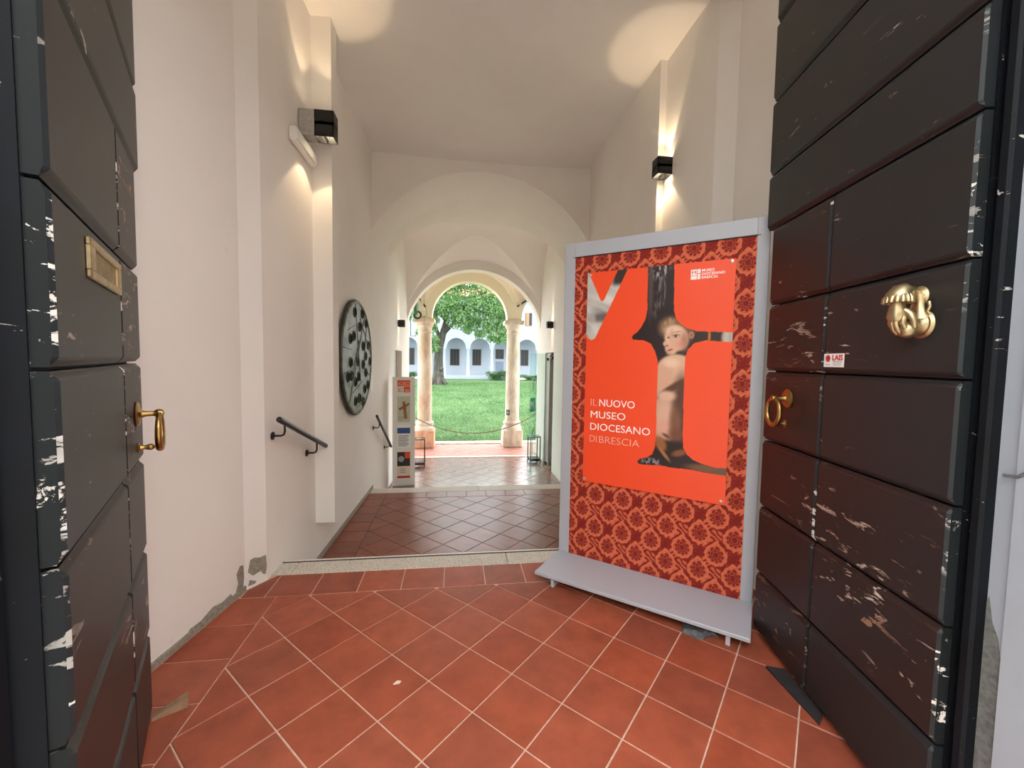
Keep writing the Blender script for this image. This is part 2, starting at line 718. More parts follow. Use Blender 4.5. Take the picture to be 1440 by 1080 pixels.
# left wall -----------------------------------------------------------
left_face = [(-1.74, 0.93), (-1.548, 2.28), (-1.442, 3.006), (-1.355, 3.138)]
niche_l = [(XL(8.35), 8.35), (XL(8.35) - 0.14, 8.35), (XL(9.22) - 0.14, 9.22), (XL(9.22), 9.22)]
end_l = [(XL(Y_A2B), Y_A2B)]
back_l = [(-2.1, Y_A2B), (-2.1, 0.93)]
mb = MB()
mb.prism(left_face + niche_l + end_l + back_l, -0.9, 1.79)
mb.prism(left_face + end_l + back_l, 1.79, 5.0)
wall_left = struct(mb.build('wall_left', M['plaster']), 'white plastered wall on the left side of the passage')

# right wall ----------------------------------------------------------
right_low = [(1.97, 1.0), (2.20, 3.15), (2.10, 3.28), (2.10, 4.14), (XR, 4.14), (XR, 5.94), (2.06, 5.94), (2.06, 6.455), (XR, 6.455)]
niche_r = [(XR, 8.56), (XR + 0.3, 8.56), (XR + 0.3, 9.38), (XR, 9.38)]
end_r = [(XR, Y_A2B)]
back_r = [(2.7, Y_A2B), (2.7, 1.0)]
mb = MB()
mb.prism(right_low + niche_r + end_r + back_r, -0.9, 1.81)
mb.prism(right_low + end_r + back_r, 1.81, 5.0)
wall_right = struct(mb.build('wall_right', M['plaster']), 'white plastered wall on the right side of the passage')

# street jambs ----------------------------------------------------------
mb = MB()
mb.prism([(1.645, 1.05), (1.645, 0.99), (1.632, 0.99), (1.632, 0.3), (2.7, 0.3), (2.7, 1.05)], -0.05, 5.0)
wall_jr = struct(mb.build('wall_jamb_right', M['plaster_street']), 'grey weathered plaster jamb outside the right door leaf')
mb = MB()
mb.prism([(-0.97, 0.93), (-0.97, 0.3), (-2.1, 0.3), (-2.1, 0.93)], -0.05, 5.0)
struct(mb.build('wall_jamb_left', M['plaster_street']), 'plaster jamb outside the left door leaf')

b = MB()  # unseen street front with lintel, added to cut daylight entering the doorway
b.box(-9, 9, 0.3, 0.95, 4.42, 10.0)
b.box(-9, -2.1, 0.3, 0.95, -0.05, 4.42)
b.box(2.7, 9, 0.3, 0.95, -0.05, 4.42)
struct(b.build('wall_light_block_street', M['plaster_street']), 'unseen grey plastered street front added to cut light at the entrance')
struct(MB().box(-14, 14, -7.4, -7.0, -0.05, 6.5).build('wall_light_block_opposite', M['plaster_ochre']), 'unseen plastered house front added across the street to cut its light')  # unseen, added to block part of the sky on the street side

# plaster damage at the foot of the left wall, on the embrasure return
def patch(pts3, name='plaster_patch'):
    b = MB()
    b.add(pts3, [tuple(range(len(pts3)))])
    return b


def on_left(y, z, off=0.004):
    """point on the near left wall faces, pushed out by off"""
    segs = left_face + [(XL(Y_A2B), Y_A2B)]
    for (xa, ya), (xb, yb) in zip(segs, segs[1:]):
        if ya <= y <= yb:
            t = (y - ya) / (yb - ya)
            dx, dy = xb - xa, yb - ya
            L = math.hypot(dx, dy)
            return (xa + t * dx + off * dy / L, y - off * dx / L, z)
    return (XL(y) + off, y, z)


for poly in ([(2.90, .03), (2.93, .09), (2.915, .16), (2.95, .20), (2.985, .19), (2.99, .10), (2.975, .02), (2.95, -.0)],
             [(3.02, .12), (3.035, .20), (3.06, .205), (3.09, .19), (3.13, .19), (3.134, .10), (3.125, .05), (3.11, .06), (3.10, .09), (3.05, .08)],
             [(3.02, .02), (3.03, .06), (3.05, .045), (3.07, .03), (3.06, .015)],
             [(2.45, .01), (2.52, .05), (2.60, .045), (2.70, .07), (2.78, .05), (2.86, .06), (2.88, .01), (2.7, .0)]):
    o = patch([on_left(y, z) for y, z in poly]).build('plaster_patch', M['cement'], wall_left)
    o['label'] = 'grey cement showing where plaster has flaked off'

for poly in ([(1.049, 0.0), (1.049, 0.86), (1.035, 0.92), (1.022, 0.84), (1.006, 0.80), (0.9905, 0.70), (0.9905, 0.0)],):
    o = MB().add([(1.6435, y, z) for y, z in poly], [tuple(range(len(poly)))]).build('plaster_patch', M['cement_dark'], wall_jr)
    o['label'] = 'bare grey cement where the jamb plaster has fallen'

# dark base strips
for (a, b_, z0, z1) in ((1.2, 3.0, 0, 0.035), (3.42, Y_END, Z1 - 0.01, Z1 + 0.05)):
    b = MB()
    ys = np.linspace(a, b_, 8)
    for y0, y1 in zip(ys, ys[1:]):
        p, q = on_left(y0, 0, 0.012), on_left(y1, 0, 0.012)
        r_, s_ = on_left(y0, 0, -0.01), on_left(y1, 0, -0.01)
        b.prism([p[:2], q[:2], s_[:2], r_[:2]], z0, z1)
    struct(b.build('baseboard_left', M['cement']), 'grey cement skirting strip along the left wall')

# plaster box running down the left wall, and its bottom
b = MB()
b.prism([(XL(4.1) - 0.02, 4.106), (-1.154, 4.106), (-1.150, 4.27), (XL(4.27) - 0.02, 4.27)], 0.035, CEIL + 0.1)
struct(b.build('trim_1', M['plaster']), 'boxed plaster pipe casing hanging on the left wall')

# ceilings --------------------------------------------------------------
def height_mesh(name, xa, xb, ya, yb, nx, ny, fn, mat, xl=None):
    vs, fs = [], []
    for j in range(ny + 1):
        y = ya + (yb - ya) * j / ny
        x0 = xl(y) if xl else xa
        for i in range(nx + 1):
            x = x0 + (xb - x0) * i / nx
            vs.append((x, y, fn(x, y, i / nx, j / ny)))
    for j in range(ny):
        for i in range(nx):
            a = j * (nx + 1) + i
            fs.append((a, a + nx + 1, a + nx + 2, a + 1))
    return MB().add(vs, fs)


def ceil_z(x, y, u, v):
    e = max(0.0, 1 - (Y_END - y) / 0.55)
    cx = min(1.0, min(u, 1 - u) / 0.22)
    return CEIL + 0.05 - 0.10 * e * e * (0.4 + 0.6 * cx) - 0.03 * (1 - cx) ** 2


struct(height_mesh('ceiling', -1.5, 2.25, 3.05, Y_END + 0.02, 24, 24, ceil_z, M['plaster'], xl=lambda y: XL(y) - 0.06).build('ceiling', M['plaster'], smooth=40), 'white plastered ceiling of the entrance bay')
b = MB().box(-2.0, 2.6, 0.95, 3.06, 4.42, 4.9)
struct(b.build('ceiling_embrasure', M['plaster']), 'white soffit above the entrance doors')


def arch_wall(prof, y0, y1, top, mi=0):
    """wall standing in x between two planes y0 and y1; prof lists (x, lower edge)"""
    b = MB()
    for (xa, za), (xb, zb) in zip(prof, prof[1:]):
        if xb - xa > 1e-6:
            b.add([(xa, y0, za), (xb, y0, zb), (xb, y0, top), (xa, y0, top)], [(0, 1, 2, 3)])
            b.add([(xa, y1, za), (xb, y1, zb), (xb, y1, top), (xa, y1, top)], [(3, 2, 1, 0)])
        b.add([(xa, y0, za), (xb, y0, zb), (xb, y1, zb), (xa, y1, za)], [(3, 2, 1, 0)])
    return b


def arc(xa, xb, zs, rise, n=48):
    """segmental arch from (xa, zs) to (xb, zs)"""
    h = (xb - xa) / 2
    R = (h * h + rise * rise) / (2 * rise)
    cx, cz = (xa + xb) / 2, zs + rise - R
    a0 = math.asin(min(1, h / R))
    if rise > h:
        a0 = math.pi - a0
    return [(cx + R * math.sin(-a0 + 2 * a0 * k / n), cz + R * math.cos(-a0 + 2 * a0 * k / n)) for k in range(n + 1)]


x0 = XL(Y_END) - 0.0
p = [(x0 - 0.2, 3.53)] + arc(x0, XR, 3.53, 0.94) + [(XR + 0.2, 3.53)]
struct(arch_wall(p, Y_END, Y_END2, 5.0).build('wall_arch_front', M['plaster'], smooth=35), 'wide plastered arch closing the entrance bay')

x0 = XL(Y_A2)
p = [(-4.6, Z2 - .1), (-2.05, Z2 - .1), (-2.05, 2.45), (x0, 2.45)] + arc(x0, XR - 0.01, 2.55, 1.215) + [(XR - 0.01, 2.45), (2.65, 2.45), (2.65, Z2 - .1), (5.8, Z2 - .1)]
struct(arch_wall(p, Y_A2, Y_A2B, 5.2).build('wall_arch_rear', M['plaster'], smooth=35), 'plastered round arch opening onto the portico')


def seg_z(s, half_w, zs, rise):
    """height of a segmental arch at s (0 centre .. 1 springing)"""
    R = (half_w * half_w + rise * rise) / (2 * rise)
    return zs + rise - R + math.sqrt(max(0.0, R * R - (s * half_w) ** 2))


def vault_z(x, y, u, v):
    s = abs(2 * u - 1)
    t = (y - Y_END2) / (Y_A2 - Y_END2)
    w = abs(2 * t - 1)
    k = max(0.0, min(1.0, (t - 0.5) / 0.5))
    k = k ** 1.35
    q = min(1.0, max(0.0, 2 * t))
    near = (seg_z(s, 1.63, 3.53, 0.94) + 0.03) * (1 - q) + (2.45 + 1.985 * math.sqrt(max(0.0, 1 - s * s))) * q
    near = near if q < 1 else 2.45 + 1.985 * math.sqrt(max(0.0, 1 - s * s))
    far = 2.45 + (3.98 - 2.45) * math.sqrt(max(0.0, 1 - s * s * 0.985))
    zx = near * (1 - k) + far * k
    zy = 2.50 + (4.44 - 2.50) * math.sqrt(max(0.0, 1 - w * w))
    return max(zx, zy)


struct(height_mesh('ceiling_vault', -1.2, XR + 0.01, Y_END2 - 0.01, Y_A2 + 0.01, 150, 150, vault_z, M['plaster'], xl=lambda y: XL(y) - 0.01).build('ceiling_vault', M['plaster'], smooth=5), 'white groin vault between the two arches')


def portico_z(x, y, u, v):
    q = ((x - (-0.835)) / 2.39) % 1.0
    s = abs(2 * q - 1)
    w = abs(2 * (y - Y_A2B) / (11.12 - Y_A2B) - 1)
    zx = 2.75 + 1.22 * math.sqrt(max(0, 1 - s * s))
    zy = 2.75 + 1.22 * math.sqrt(max(0, 1 - w * w))
    return max(zx, zy)


struct(height_mesh('ceiling_portico', -4.6, 5.8, Y_A2B - 0.01, 11.13, 160, 20, portico_z, M['plaster_cream']).build('ceiling_portico', M['plaster_cream'], smooth=20), 'cream plastered vault of the courtyard portico')

# arcade on the courtyard side
cols_x = [-3.225, -0.845, 1.535, 3.925]
p = [(-4.6, 2.69)]
for xa, xb in zip(cols_x, cols_x[1:]):
    p += [(xa + 0.19, 2.69)] + arc(xa + 0.19, xb - 0.19, 2.70, 0.995, 40)
p += [(4.115, 2.69), (5.8, 2.69)]
struct(arch_wall(p, 11.12, 11.48, 7.6).build('wall_arcade', M['plaster_cream'], smooth=35), 'cream plastered arcade wall carried on the stone columns')

# ------------------------------------------------------------------ floors with single tiles
def clip(poly, a, b_, c):
    """keep the part with a*x + b*y <= c"""
    out = []
    n = len(poly)
    for i in range(n):
        p_, q_ = poly[i], poly[(i + 1) % n]
        dp, dq = a * p_[0] + b_ * p_[1] - c, a * q_[0] + b_ * q_[1] - c
        if dp <= 0:
            out.append(p_)
        if (dp < 0 < dq) or (dq < 0 < dp):
            t = dp / (dp - dq)
            out.append((p_[0] + t * (q_[0] - p_[0]), p_[1] + t * (q_[1] - p_[1])))
    return out


def area(p):
    return abs(sum(p[i][0] * p[(i + 1) % len(p)][1] - p[(i + 1) % len(p)][0] * p[i][1] for i in range(len(p)))) / 2


def inset(poly, d):
    """shrink a convex polygon"""
    n = len(poly)
    s = sum(poly[i][0] * poly[(i + 1) % n][1] - poly[(i + 1) % n][0] * poly[i][1] for i in range(n))
    if s < 0:
        poly = poly[::-1]
    out = list(poly)
    for i in range(n):
        (xa, ya), (xb, yb) = poly[i], poly[(i + 1) % n]
        L = math.hypot(xb - xa, yb - ya)
        if L < 1e-6:
            continue
        nx, ny = (yb - ya) / L, -(xb - xa) / L
        out = clip(out, nx, ny, nx * xa + ny * ya - d)
        if len(out) < 3:
            return []
    return out


def tile_mesh(poly, z, mat, gap, parent, shared=None):
    pin = inset(poly, gap / 2)
    if len(pin) < 3 or area(pin) < 0.0004:
        return None
    top = inset(pin, 0.0022)
    if len(top) < 3:
        return None
    cx = sum(q[0] for q in pin) / len(pin)
    cy = sum(q[1] for q in pin) / len(pin)
    b = MB()
    n = len(top)
    t3 = [(q[0] - cx, q[1] - cy, 0) for q in top]
    if len(pin) == n:
        b.add(t3 + [(q[0] - cx, q[1] - cy, -0.004) for q in pin], [tuple(range(n))] + [(n + i, n + (i + 1) % n, (i + 1) % n, i) for i in range(n)])
    else:
        b.prism([(q[0] - cx, q[1] - cy) for q in top], -0.004, 0)
    return b.build('tile', mat, parent, loc=(cx, cy, z))


DIAMOND = {}


def lay_diag(org, size, region, z, mat, gap, parent, jit=0.0008):
    """tiles on the diagonal; region = list of half planes (a, b, c)"""
    xs = [q[0] for q in region[1]]
    ys = [q[1] for q in region[1]]
    k = size * math.sqrt(0.5)
    R = 40
    for i in range(-R, R):
        for j in range(-R, R):
            cx, cy = org[0] + k * (i + j + 1), org[1] + k * (i - j)
            if not (min(xs) - size < cx < max(xs) + size and min(ys) - size < cy < max(ys) + size):
                continue
            poly = [(cx - k, cy), (cx, cy - k), (cx + k, cy), (cx, cy + k)]
            cut = poly
            for h in region[0]:
                cut = clip(cut, *h)
                if len(cut) < 3:
                    break
            if len(cut) < 3 or area(cut) < 0.002:
                continue
            zz = z + RNG.uniform(-jit, jit)
            key = (mat.name, size)
            if abs(area(cut) - area(poly)) < 1e-7:
                if key in DIAMOND:
                    o = DIAMOND[key].copy()
                    COL.objects.link(o)
                    o.parent = parent
                    o.location = (cx, cy, zz)
                else:
                    DIAMOND[key] = tile_mesh(poly, zz, mat, gap, parent)
            else:
                tile_mesh(cut, zz, mat, gap, parent)


def half(p0_, p1_):
    """half plane left of the edge p0 -> p1"""
    (xa, ya), (xb, yb) = p0_, p1_
    a, b_ = (yb - ya), -(xb - xa)
    return (a, b_, a * xa + b_ * ya)


def region(poly):
    n = len(poly)
    return [half(poly[i], poly[(i + 1) % n]) for i in range(n)], poly


# near floor
floor = MB().prism([(-1.8, 0.3), (2.3, 0.3), (2.3, 3.2), (-1.5, 3.2)], -0.06, -0.0035).build('floor', M['grout'])
struct(floor, 'red terracotta tile floor laid on the diagonal with pale joints')
lay_diag((-0.1264, 2.0393), 0.3, region([(-1.165, 1.25), (2.2, 1.25), (2.2, 2.905), (-1.2, 2.905)]), 0, M['terracotta'], 0.006, floor)
for i in range(-5, 9):
    xa = -0.079 + 0.3 * i
    poly = [(xa, 2.907), (xa + 0.3, 2.907), (xa + 0.3, 3.192), (xa, 3.192)]
    wl = half((-1.442 + 0.012, 3.006), (-1.355 + 0.012, 3.138))
    poly = clip(poly, -1, 0, 1.43)
    poly = clip(poly, -wl[0], -wl[1], -wl[2])
    if len(poly) > 2 and xa < 2.1:
        tile_mesh(poly, 0, M['terracotta'], 0.006, floor)
for i in range(6):
    ya = 1.14 + 0.294 * i
    poly = [(-1.72, ya), (-1.165 - 0.02 * (ya - 1.25), ya), (-1.165 - 0.02 * (ya + 0.294 - 1.25), ya + 0.294), (-1.72, ya + 0.294)]
    wl = half((-1.74 + 0.012, 0.93), (-1.442 + 0.012, 3.006))
    poly = clip(poly, -wl[0], -wl[1], -wl[2])
    if len(poly) > 2:
        tile_mesh(poly, 0, M['terracotta'], 0.006, floor)

# granite edge and steps down to the landing
steps = thing('step_flight', None, None, kind='structure')
steps['label'] = 'grey granite step edge between near floor and landing'
for xa, xb in ((-1.37, -1.22), (-1.217, 0.42), (0.423, 2.2)):
    MB().cbox(xa, xb, 3.196, 3.380, -0.18, 0.002, 0.003).build('step_slab', M['granite'], steps)
MB().cbox(-1.37, 2.2, 3.380, 3.396, -0.18, 0.003, 0.001).build('anti_slip_strip', M['rubber'], steps)
MB().cbox(-1.37, 2.2, 3.396, 3.424, -0.18, 0.002, 0.003).build('nosing', M['marble_edge'], steps)
MB().cbox(-1.37, 2.2, 3.415, 3.74, -0.40, -0.183, 0.003).build('step_slab', M['granite'], steps)
land = MB().prism([(-1.40, 3.7), (2.2, 3.7), (2.2, 6.44), (-1.40, 6.44)], Z1 - 0.1, Z1 - 0.0035).build('floor_landing', M['grout_dark'])
struct(land, 'worn red-brown terracotta tiles of the middle landing')
lay_diag((0.2956, 5.674), 0.3, region([(-1.0, 3.7), (2.15, 3.7), (2.15, 5.95), (-1.0, 5.95)]), Z1, M['terracotta_worn'], 0.006, land)
for i in range(11):
    xa = -1.0 + 0.29 * i
    tile_mesh([(xa, 5.953), (min(2.15, xa + 0.29), 5.953), (min(2.15, xa + 0.29), 6.20), (xa, 6.20)], Z1, M['terracotta_worn'], 0.006, land)
for i in range(9):
    ya = 3.74 + 0.275 * i
    tile_mesh([(-1.36, ya), (-1.003, ya), (-1.003, ya + 0.275), (-1.36, ya + 0.275)], Z1, M['terracotta_worn'], 0.005, land)
steps2 = thing('step_flight', None, None, kind='structure')
steps2['label'] = 'grey granite step edge between landing and lower passage'
for xa, xb in ((-1.30, 0.35), (0.353, 2.06)):
    MB().cbox(xa, xb, 6.203, 6.435, Z1 - 0.18, Z1 + 0.002, 0.003).build('step_slab', M['granite'], steps2)
MB().cbox(-1.30, 2.06, 6.43, 6.74, Z2 - 0.03, Z1 - 0.187, 0.003).build('step_slab', M['granite'], steps2)

low = MB().prism([(-1.4, 6.7), (2.4, 6.7), (2.4, 9.94), (-1.4, 9.94)], Z2 - 0.1, Z2 - 0.0035).build('floor_lower', M['grout_dark'])
struct(low, 'polished terracotta tiles of the lower passage reflecting the courtyard')
lay_diag((0.31, 8.2), 0.3, region([(-0.95, 6.72), (1.75, 6.72), (1.75, 9.94), (-0.95, 9.94)]), Z2, M['terracotta_polished'], 0.005, low)
for i in range(12):
    ya = 6.73 + 0.2675 * i
    tile_mesh([(-1.20, ya), (-0.953, ya), (-0.953, ya + 0.2675), (-1.20, ya + 0.2675)], Z2, M['terracotta_polished'], 0.005, low)
    tile_mesh([(1.753, ya), (2.02, ya), (2.02, ya + 0.2675), (1.753, ya + 0.2675)], Z2, M['terracotta_polished'], 0.005, low)
struct(MB().cbox(-1.25, 2.06, 9.94, 10.07, Z2 - 0.1, Z2 + 0.012, 0.004).build('trim_2', M['marble_edge']), 'pale stone threshold under the rear arch')
port = MB().prism([(-4.6, 10.07), (5.8, 10.07), (5.8, 11.55), (-4.6, 11.55)], Z2 - 0.1, Z2 - 0.0035).build('floor_portico', M['grout'])
struct(port, 'faded pink terracotta paving of the portico')
lay_diag((0.3, 10.8), 0.3, region([(-2.2, 10.08), (3.2, 10.08), (3.2, 11.54), (-2.2, 11.54)]), Z2, M['terracotta_portico'], 0.006, port)
kerb = thing('trim_3', None, None, kind='structure')
kerb['label'] = 'white stone kerb between portico and lawn'
for i in range(7):
    MB().cbox(-4.6 + i * 1.5, -3.105 + i * 1.5, 11.552, 11.86, Z2 - 0.2, Z2 + 0.03, 0.008).build('kerb_stone', M['stone_pale'], kerb)

# street and courtyard ground
struct(MB().box(-14, 14, -7.4, 0.3, -0.25, -0.02).build('floor_street', M['street_stone']), 'pale stone street paving in front of the doors')


def lawn_z(y):
    return Z2 - 0.03 + (y - 11.86) / 30.0 * 0.50


vs, fs = [], []
for j in range(31):
    for i in range(21):
        y = 11.86 + 29.2 * j / 30
        vs.append((-22 + 46 * i / 20, y, lawn_z(y)))
for j in range(30):
    for i in range(20):
        a = j * 21 + i
        fs.append((a, a + 1, a + 22, a + 21))
struct(MB().add(vs, fs).build('floor_lawn', M['lawn']), 'bright green courtyard lawn')
# grass blades over the lawn
nb = 46000
gy = 11.9 + 24 * RNG.random(nb) ** 1.6
gx = -3.2 - 0.14 * (gy - 11) + RNG.random(nb) * (7.6 + 0.30 * (gy - 11))
keep = np.hypot(gx + 1.5, gy - 34.0) > 1.25
gx, gy = gx[keep], gy[keep]
nb = len(gx)
gz = np.array([lawn_z(y) for y in gy])
ga = RNG.random(nb) * 6.283
gh = 0.03 + 0.05 * RNG.random(nb)
gw = 0.006 + 0.0012 * (gy - 11)
co = np.zeros((nb, 3, 3))
co[:, 0] = np.c_[gx - gw * np.cos(ga), gy - gw * np.sin(ga), gz - 0.005]
co[:, 1] = np.c_[gx + gw * np.cos(ga), gy + gw * np.sin(ga), gz - 0.005]
co[:, 2] = np.c_[gx + RNG.normal(0, 0.02, nb), gy + RNG.normal(0, 0.02, nb), gz + gh]
grass = raw_mesh('grass', co.reshape(-1, 3), np.arange(nb * 3).reshape(-1, 3), M['grass_blade'])
tag(grass, 'short mown green grass of the courtyard lawn', 'grass', kind='stuff')

# ------------------------------------------------------------------ the two big door leaves
def ring_handle(parent, s, z, sg, big=1.0):
    """brass ring pull on a round plate with a small stud below"""
    pl = MB()
    pl.lathe([(0.0, 0.0), (0.046, 0.0), (0.050, 0.004), (0.044, 0.010), (0.030, 0.012), (0.016, 0.018), (0.011, 0.030), (0.010, 0.055), (0.016, 0.062), (0.018, 0.072), (0.014, 0.084), (0.0, 0.088)], 28, 'y')
    if sg < 0:
        pl.v = [(x, -y, zz) for x, y, zz in pl.v]
    h = pl.build('handle_plate', M['brass'], parent, loc=(s, 0, z), smooth=40)
    ring = MB()
    R_, r_ = 0.066, 0.0105
    pts = [(R_ * math.sin(a) * 0.92, sg * 0.072, -R_ * 1.08 + R_ * 1.08 * math.cos(a)) for a in np.linspace(0, 2 * math.pi, 33)]
    rr = [r_ * (0.85 + 0.45 * math.sin(a / 2) ** 2) for a in np.linspace(0, 2 * math.pi, 33)]
    ring.tube(pts, rr, 10, caps=False)
    ring.build('ring', M['brass'], h, smooth=50)
    st = MB()
    st.lathe([(0.0, 0.0), (0.019, 0.0), (0.020, 0.004), (0.012, 0.009), (0.008, 0.022), (0.012, 0.034), (0.013, 0.044), (0.008, 0.052), (0.0, 0.054)], 20, 'y')
    if sg < 0:
        st.v = [(x, -y, zz) for x, y, zz in st.v]
    st.build('strike_stud', M['brass'], h, loc=(0.012, 0, -0.138), smooth=40)
    return h


def leaf(name, p0, ang, sg, rows, split_z, s0, split, s_low, s_top, label, mats):
    """a plank door leaf; local x runs from hinge to free edge, the planked face looks along sg*y"""
    root = thing(name, None, None, loc=(p0[0], p0[1], 0), rotz=math.radians(90 - ang), kind='structure')
    root['label'] = label
    th, c, g = 0.040, 0.017, 0.009
    def plank(xa, xb, za, zb, mat, tilt=0.0):
        # cross-section in y-z with an ogee edge, extruded along x, small chamfer at the ends
        prof = [(-th, za), (-th, zb), (-0.016, zb), (-0.013, zb - 0.005), (-0.004, zb - c * 0.8), (0, zb - c - 0.004),
                (0, za + c + 0.004), (-0.004, za + c * 0.8), (-0.013, za + 0.005), (-0.016, za)]
        n = len(prof)
        b = MB()
        e = 0.008
        rings = [(xa, 0.35), (xa + e, 0.0), (xb - e, 0.0), (xb, 0.35)]
        v = []
        zc = (za + zb) / 2
        for x, k in rings:
            for y, z in prof:
                yy = y - (0.008 if k and y > -0.012 else 0)
                v.append((x, yy * sg, z + tilt * (x - xa)))
        f = []
        for r_ in range(3):
            for i in range(n):
                q = (r_ * n + i, (r_ + 1) * n + i, (r_ + 1) * n + (i + 1) % n, r_ * n + (i + 1) % n)
                f.append(q if sg < 0 else q[::-1])
        b.add(v, f, 0)
        b.m[:n] = [2] * n
        end0 = tuple(range(n))
        end1 = tuple(range(3 * n, 4 * n))
        b.add(v, [end0 if sg > 0 else end0[::-1], end1[::-1] if sg > 0 else end1], 1)
        return b.build('plank', [mat, M['door_end'], M['door_chipped']], root)
    for k, (za, zb) in enumerate(zip(rows, rows[1:])):
        low_ = zb <= split_z + 0.01
        mat = M[mats[0]] if not (0.3 < za < 1.1) else M[mats[1]]
        if low_:
            plank(s0, split - 0.004, za + g / 2, zb - g / 2, mat)
            plank(split + 0.004, s_low, za + g / 2, zb - g / 2, M[mats[1]])
        else:
            plank(s0, s_top, za + g / 2, zb - g / 2, M[mats[0]])
    b = MB()
    y0, y1 = sorted((-th * sg, -(th + 0.05) * sg))
    b.box(s0 - 0.008, s_low - 0.03, y0, y1, rows[0], rows[-1])
    b.build('backing', M['door_frame'], root)
    return root


P0R = (1.561, 1.075)
door_r = leaf('door_2', P0R, 12.0, 1, [0.02, 0.375, 0.78, 1.18, 1.585, 1.965, 2.41, 2.73, 3.15, 3.59, 4.02], 2.41, 0.028, 0.668, 1.165, 1.235,
              'black plank door leaf on the right with brass hand knocker', ('door_black', 'door_worn'))
P0L = (-0.788, 0.916)
door_l = leaf('door_1', P0L, -27.8, -1, [0.02, 0.39, 0.77, 1.17, 1.59, 1.975, 2.42, 2.78, 3.2, 3.6, 4.02], 2.42, 0.07, 0.805, 1.20, 1.33,
              'black plank door leaf on the left with brass mail slot', ('door_black', 'door_worn'))
ring_handle(door_r, 0.93, 1.445, 1)
ring_handle(door_l, 1.03, 1.385, -1)

# mail slot on the left leaf (its planked face looks along -y)
b = MB()
sx0, sx1, sz0, sz1 = 0.33, 0.74, 1.82, 1.925
b.cbox(sx0, sx1, -0.012, 0, sz1 - 0.022, sz1, 0.003)
b.cbox(sx0, sx1, -0.012, 0, sz0, sz0 + 0.022, 0.003)
b.cbox(sx0, sx0 + 0.05, -0.012, 0, sz0 + 0.021, sz1 - 0.021, 0.002)
b.cbox(sx1 - 0.05, sx1, -0.012, 0, sz0 + 0.021, sz1 - 0.021, 0.002)
slot = b.build('mail_slot', M['brass_pale'], door_l)
slot['label'] = 'brass mail slot frame'
MB().cbox(sx0 + 0.045, sx1 - 0.045, -0.005, 0.001, sz0 + 0.018, sz1 - 0.018, 0.001).build('flap', M['brass_dark'], slot)
# brass bolt knob high on the left leaf
b = MB()
b.lathe([(0, 0), (0.016, 0), (0.018, -0.006), (0.010, -0.012), (0.009, -0.03), (0.013, -0.038), (0, -0.045)], 16, 'y', c=(0.83, 0, 2.88))
b.build('door_stud', M['brass'], door_l, smooth=40)

# hand-shaped knocker on the right leaf (face looks along +y)
kn = MB()
kn.lathe([(0.0, 0.0), (0.046, 0.0), (0.050, 0.006), (0.043, 0.014), (0.034, 0.012), (0.030, 0.018), (0.022, 0.028), (0.0, 0.032)], 28, 'y', c=(0.165, 0, 1.772))
kn.lathe([(0.0, 0.0), (0.032, 0.0), (0.036, 0.008), (0.028, 0.018), (0.016, 0.026), (0.0, 0.028)], 24, 'y', c=(0.178, 0, 1.868))
kn.tube([(0.172, 0.008, 1.868), (0.168, 0.012, 1.84), (0.166, 0.012, 1.815), (0.165, 0.008, 1.79)], [0.026, 0.017, 0.02, 0.03], 14)
for sx in (-1, 1):
    kn.tube([(0.17 + sx * 0.030, 0.008, 1.845), (0.17 + sx * 0.036, 0.009, 1.828), (0.168 + sx * 0.026, 0.010, 1.812), (0.166 + sx * 0.034, 0.008, 1.80)], 0.006, 8)
knock = kn.build('knocker_plate', M['brass_pale'], door_r, smooth=50)
knock['label'] = 'brass knocker in the shape of a hand holding a ball'
# sleeve rising from the hinge, frilled cuff, hand hanging down over a ball
hb = MB()
hb.tube([(0.178, 0.022, 1.872), (0.178, 0.038, 1.884), (0.178, 0.054, 1.886), (0.178, 0.068, 1.878)], [0.016, 0.021, 0.026, 0.030], 18)
hb.tube([(0.178, 0.050, 1.890), (0.178, 0.066, 1.882), (0.178, 0.074, 1.868), (0.178, 0.077, 1.852)], [0.026, 0.033, 0.038, 0.041], 18)
for k in range(16):
    a = 2 * math.pi * k / 16
    px, py = 0.178 + 0.038 * math.cos(a), 0.077 + 0.034 * math.sin(a)
    hb.tube([(0.178 + 0.030 * math.cos(a), 0.074 + 0.026 * math.sin(a), 1.874), (px, py, 1.860), (px + 0.004 * math.cos(a), py + 0.004 * math.sin(a), 1.844)], [0.006, 0.009, 0.006], 8)
hb.build('knocker_cuff', M['brass_pale'], knock, smooth=60)
hd = MB()
hd.tube([(0.178, 0.077, 1.866), (0.178, 0.078, 1.840), (0.179, 0.077, 1.818), (0.180, 0.074, 1.800), (0.180, 0.071, 1.785)], [0.021, 0.021, 0.025, 0.030, 0.026], 16)
for k, (dx, dy, L_) in enumerate(((-0.024, -0.004, 0.050), (-0.008, 0.005, 0.060), (0.009, 0.005, 0.058), (0.024, -0.003, 0.046))):
    b0 = Vector((0.180 + dx, 0.076 + dy, 1.796))
    hd.tube([b0, b0 + Vector((0, 0.003, -L_ * 0.4)), b0 + Vector((0, -0.005, -L_ * 0.75)), b0 + Vector((0, -0.018, -L_))], [0.0098, 0.0096, 0.0088, 0.0066], 10)
hd.tube([(0.160, 0.068, 1.818), (0.146, 0.060, 1.804), (0.138, 0.054, 1.782), (0.140, 0.048, 1.758)], [0.011, 0.0105, 0.0095, 0.0075], 10)
hd.build('knocker_hand', M['brass_pale'], knock, smooth=60)
MB().ball((0.170, 0.046, 1.752), 0.030, 18).build('knocker_ball', M['brass_pale'], knock, smooth=60)

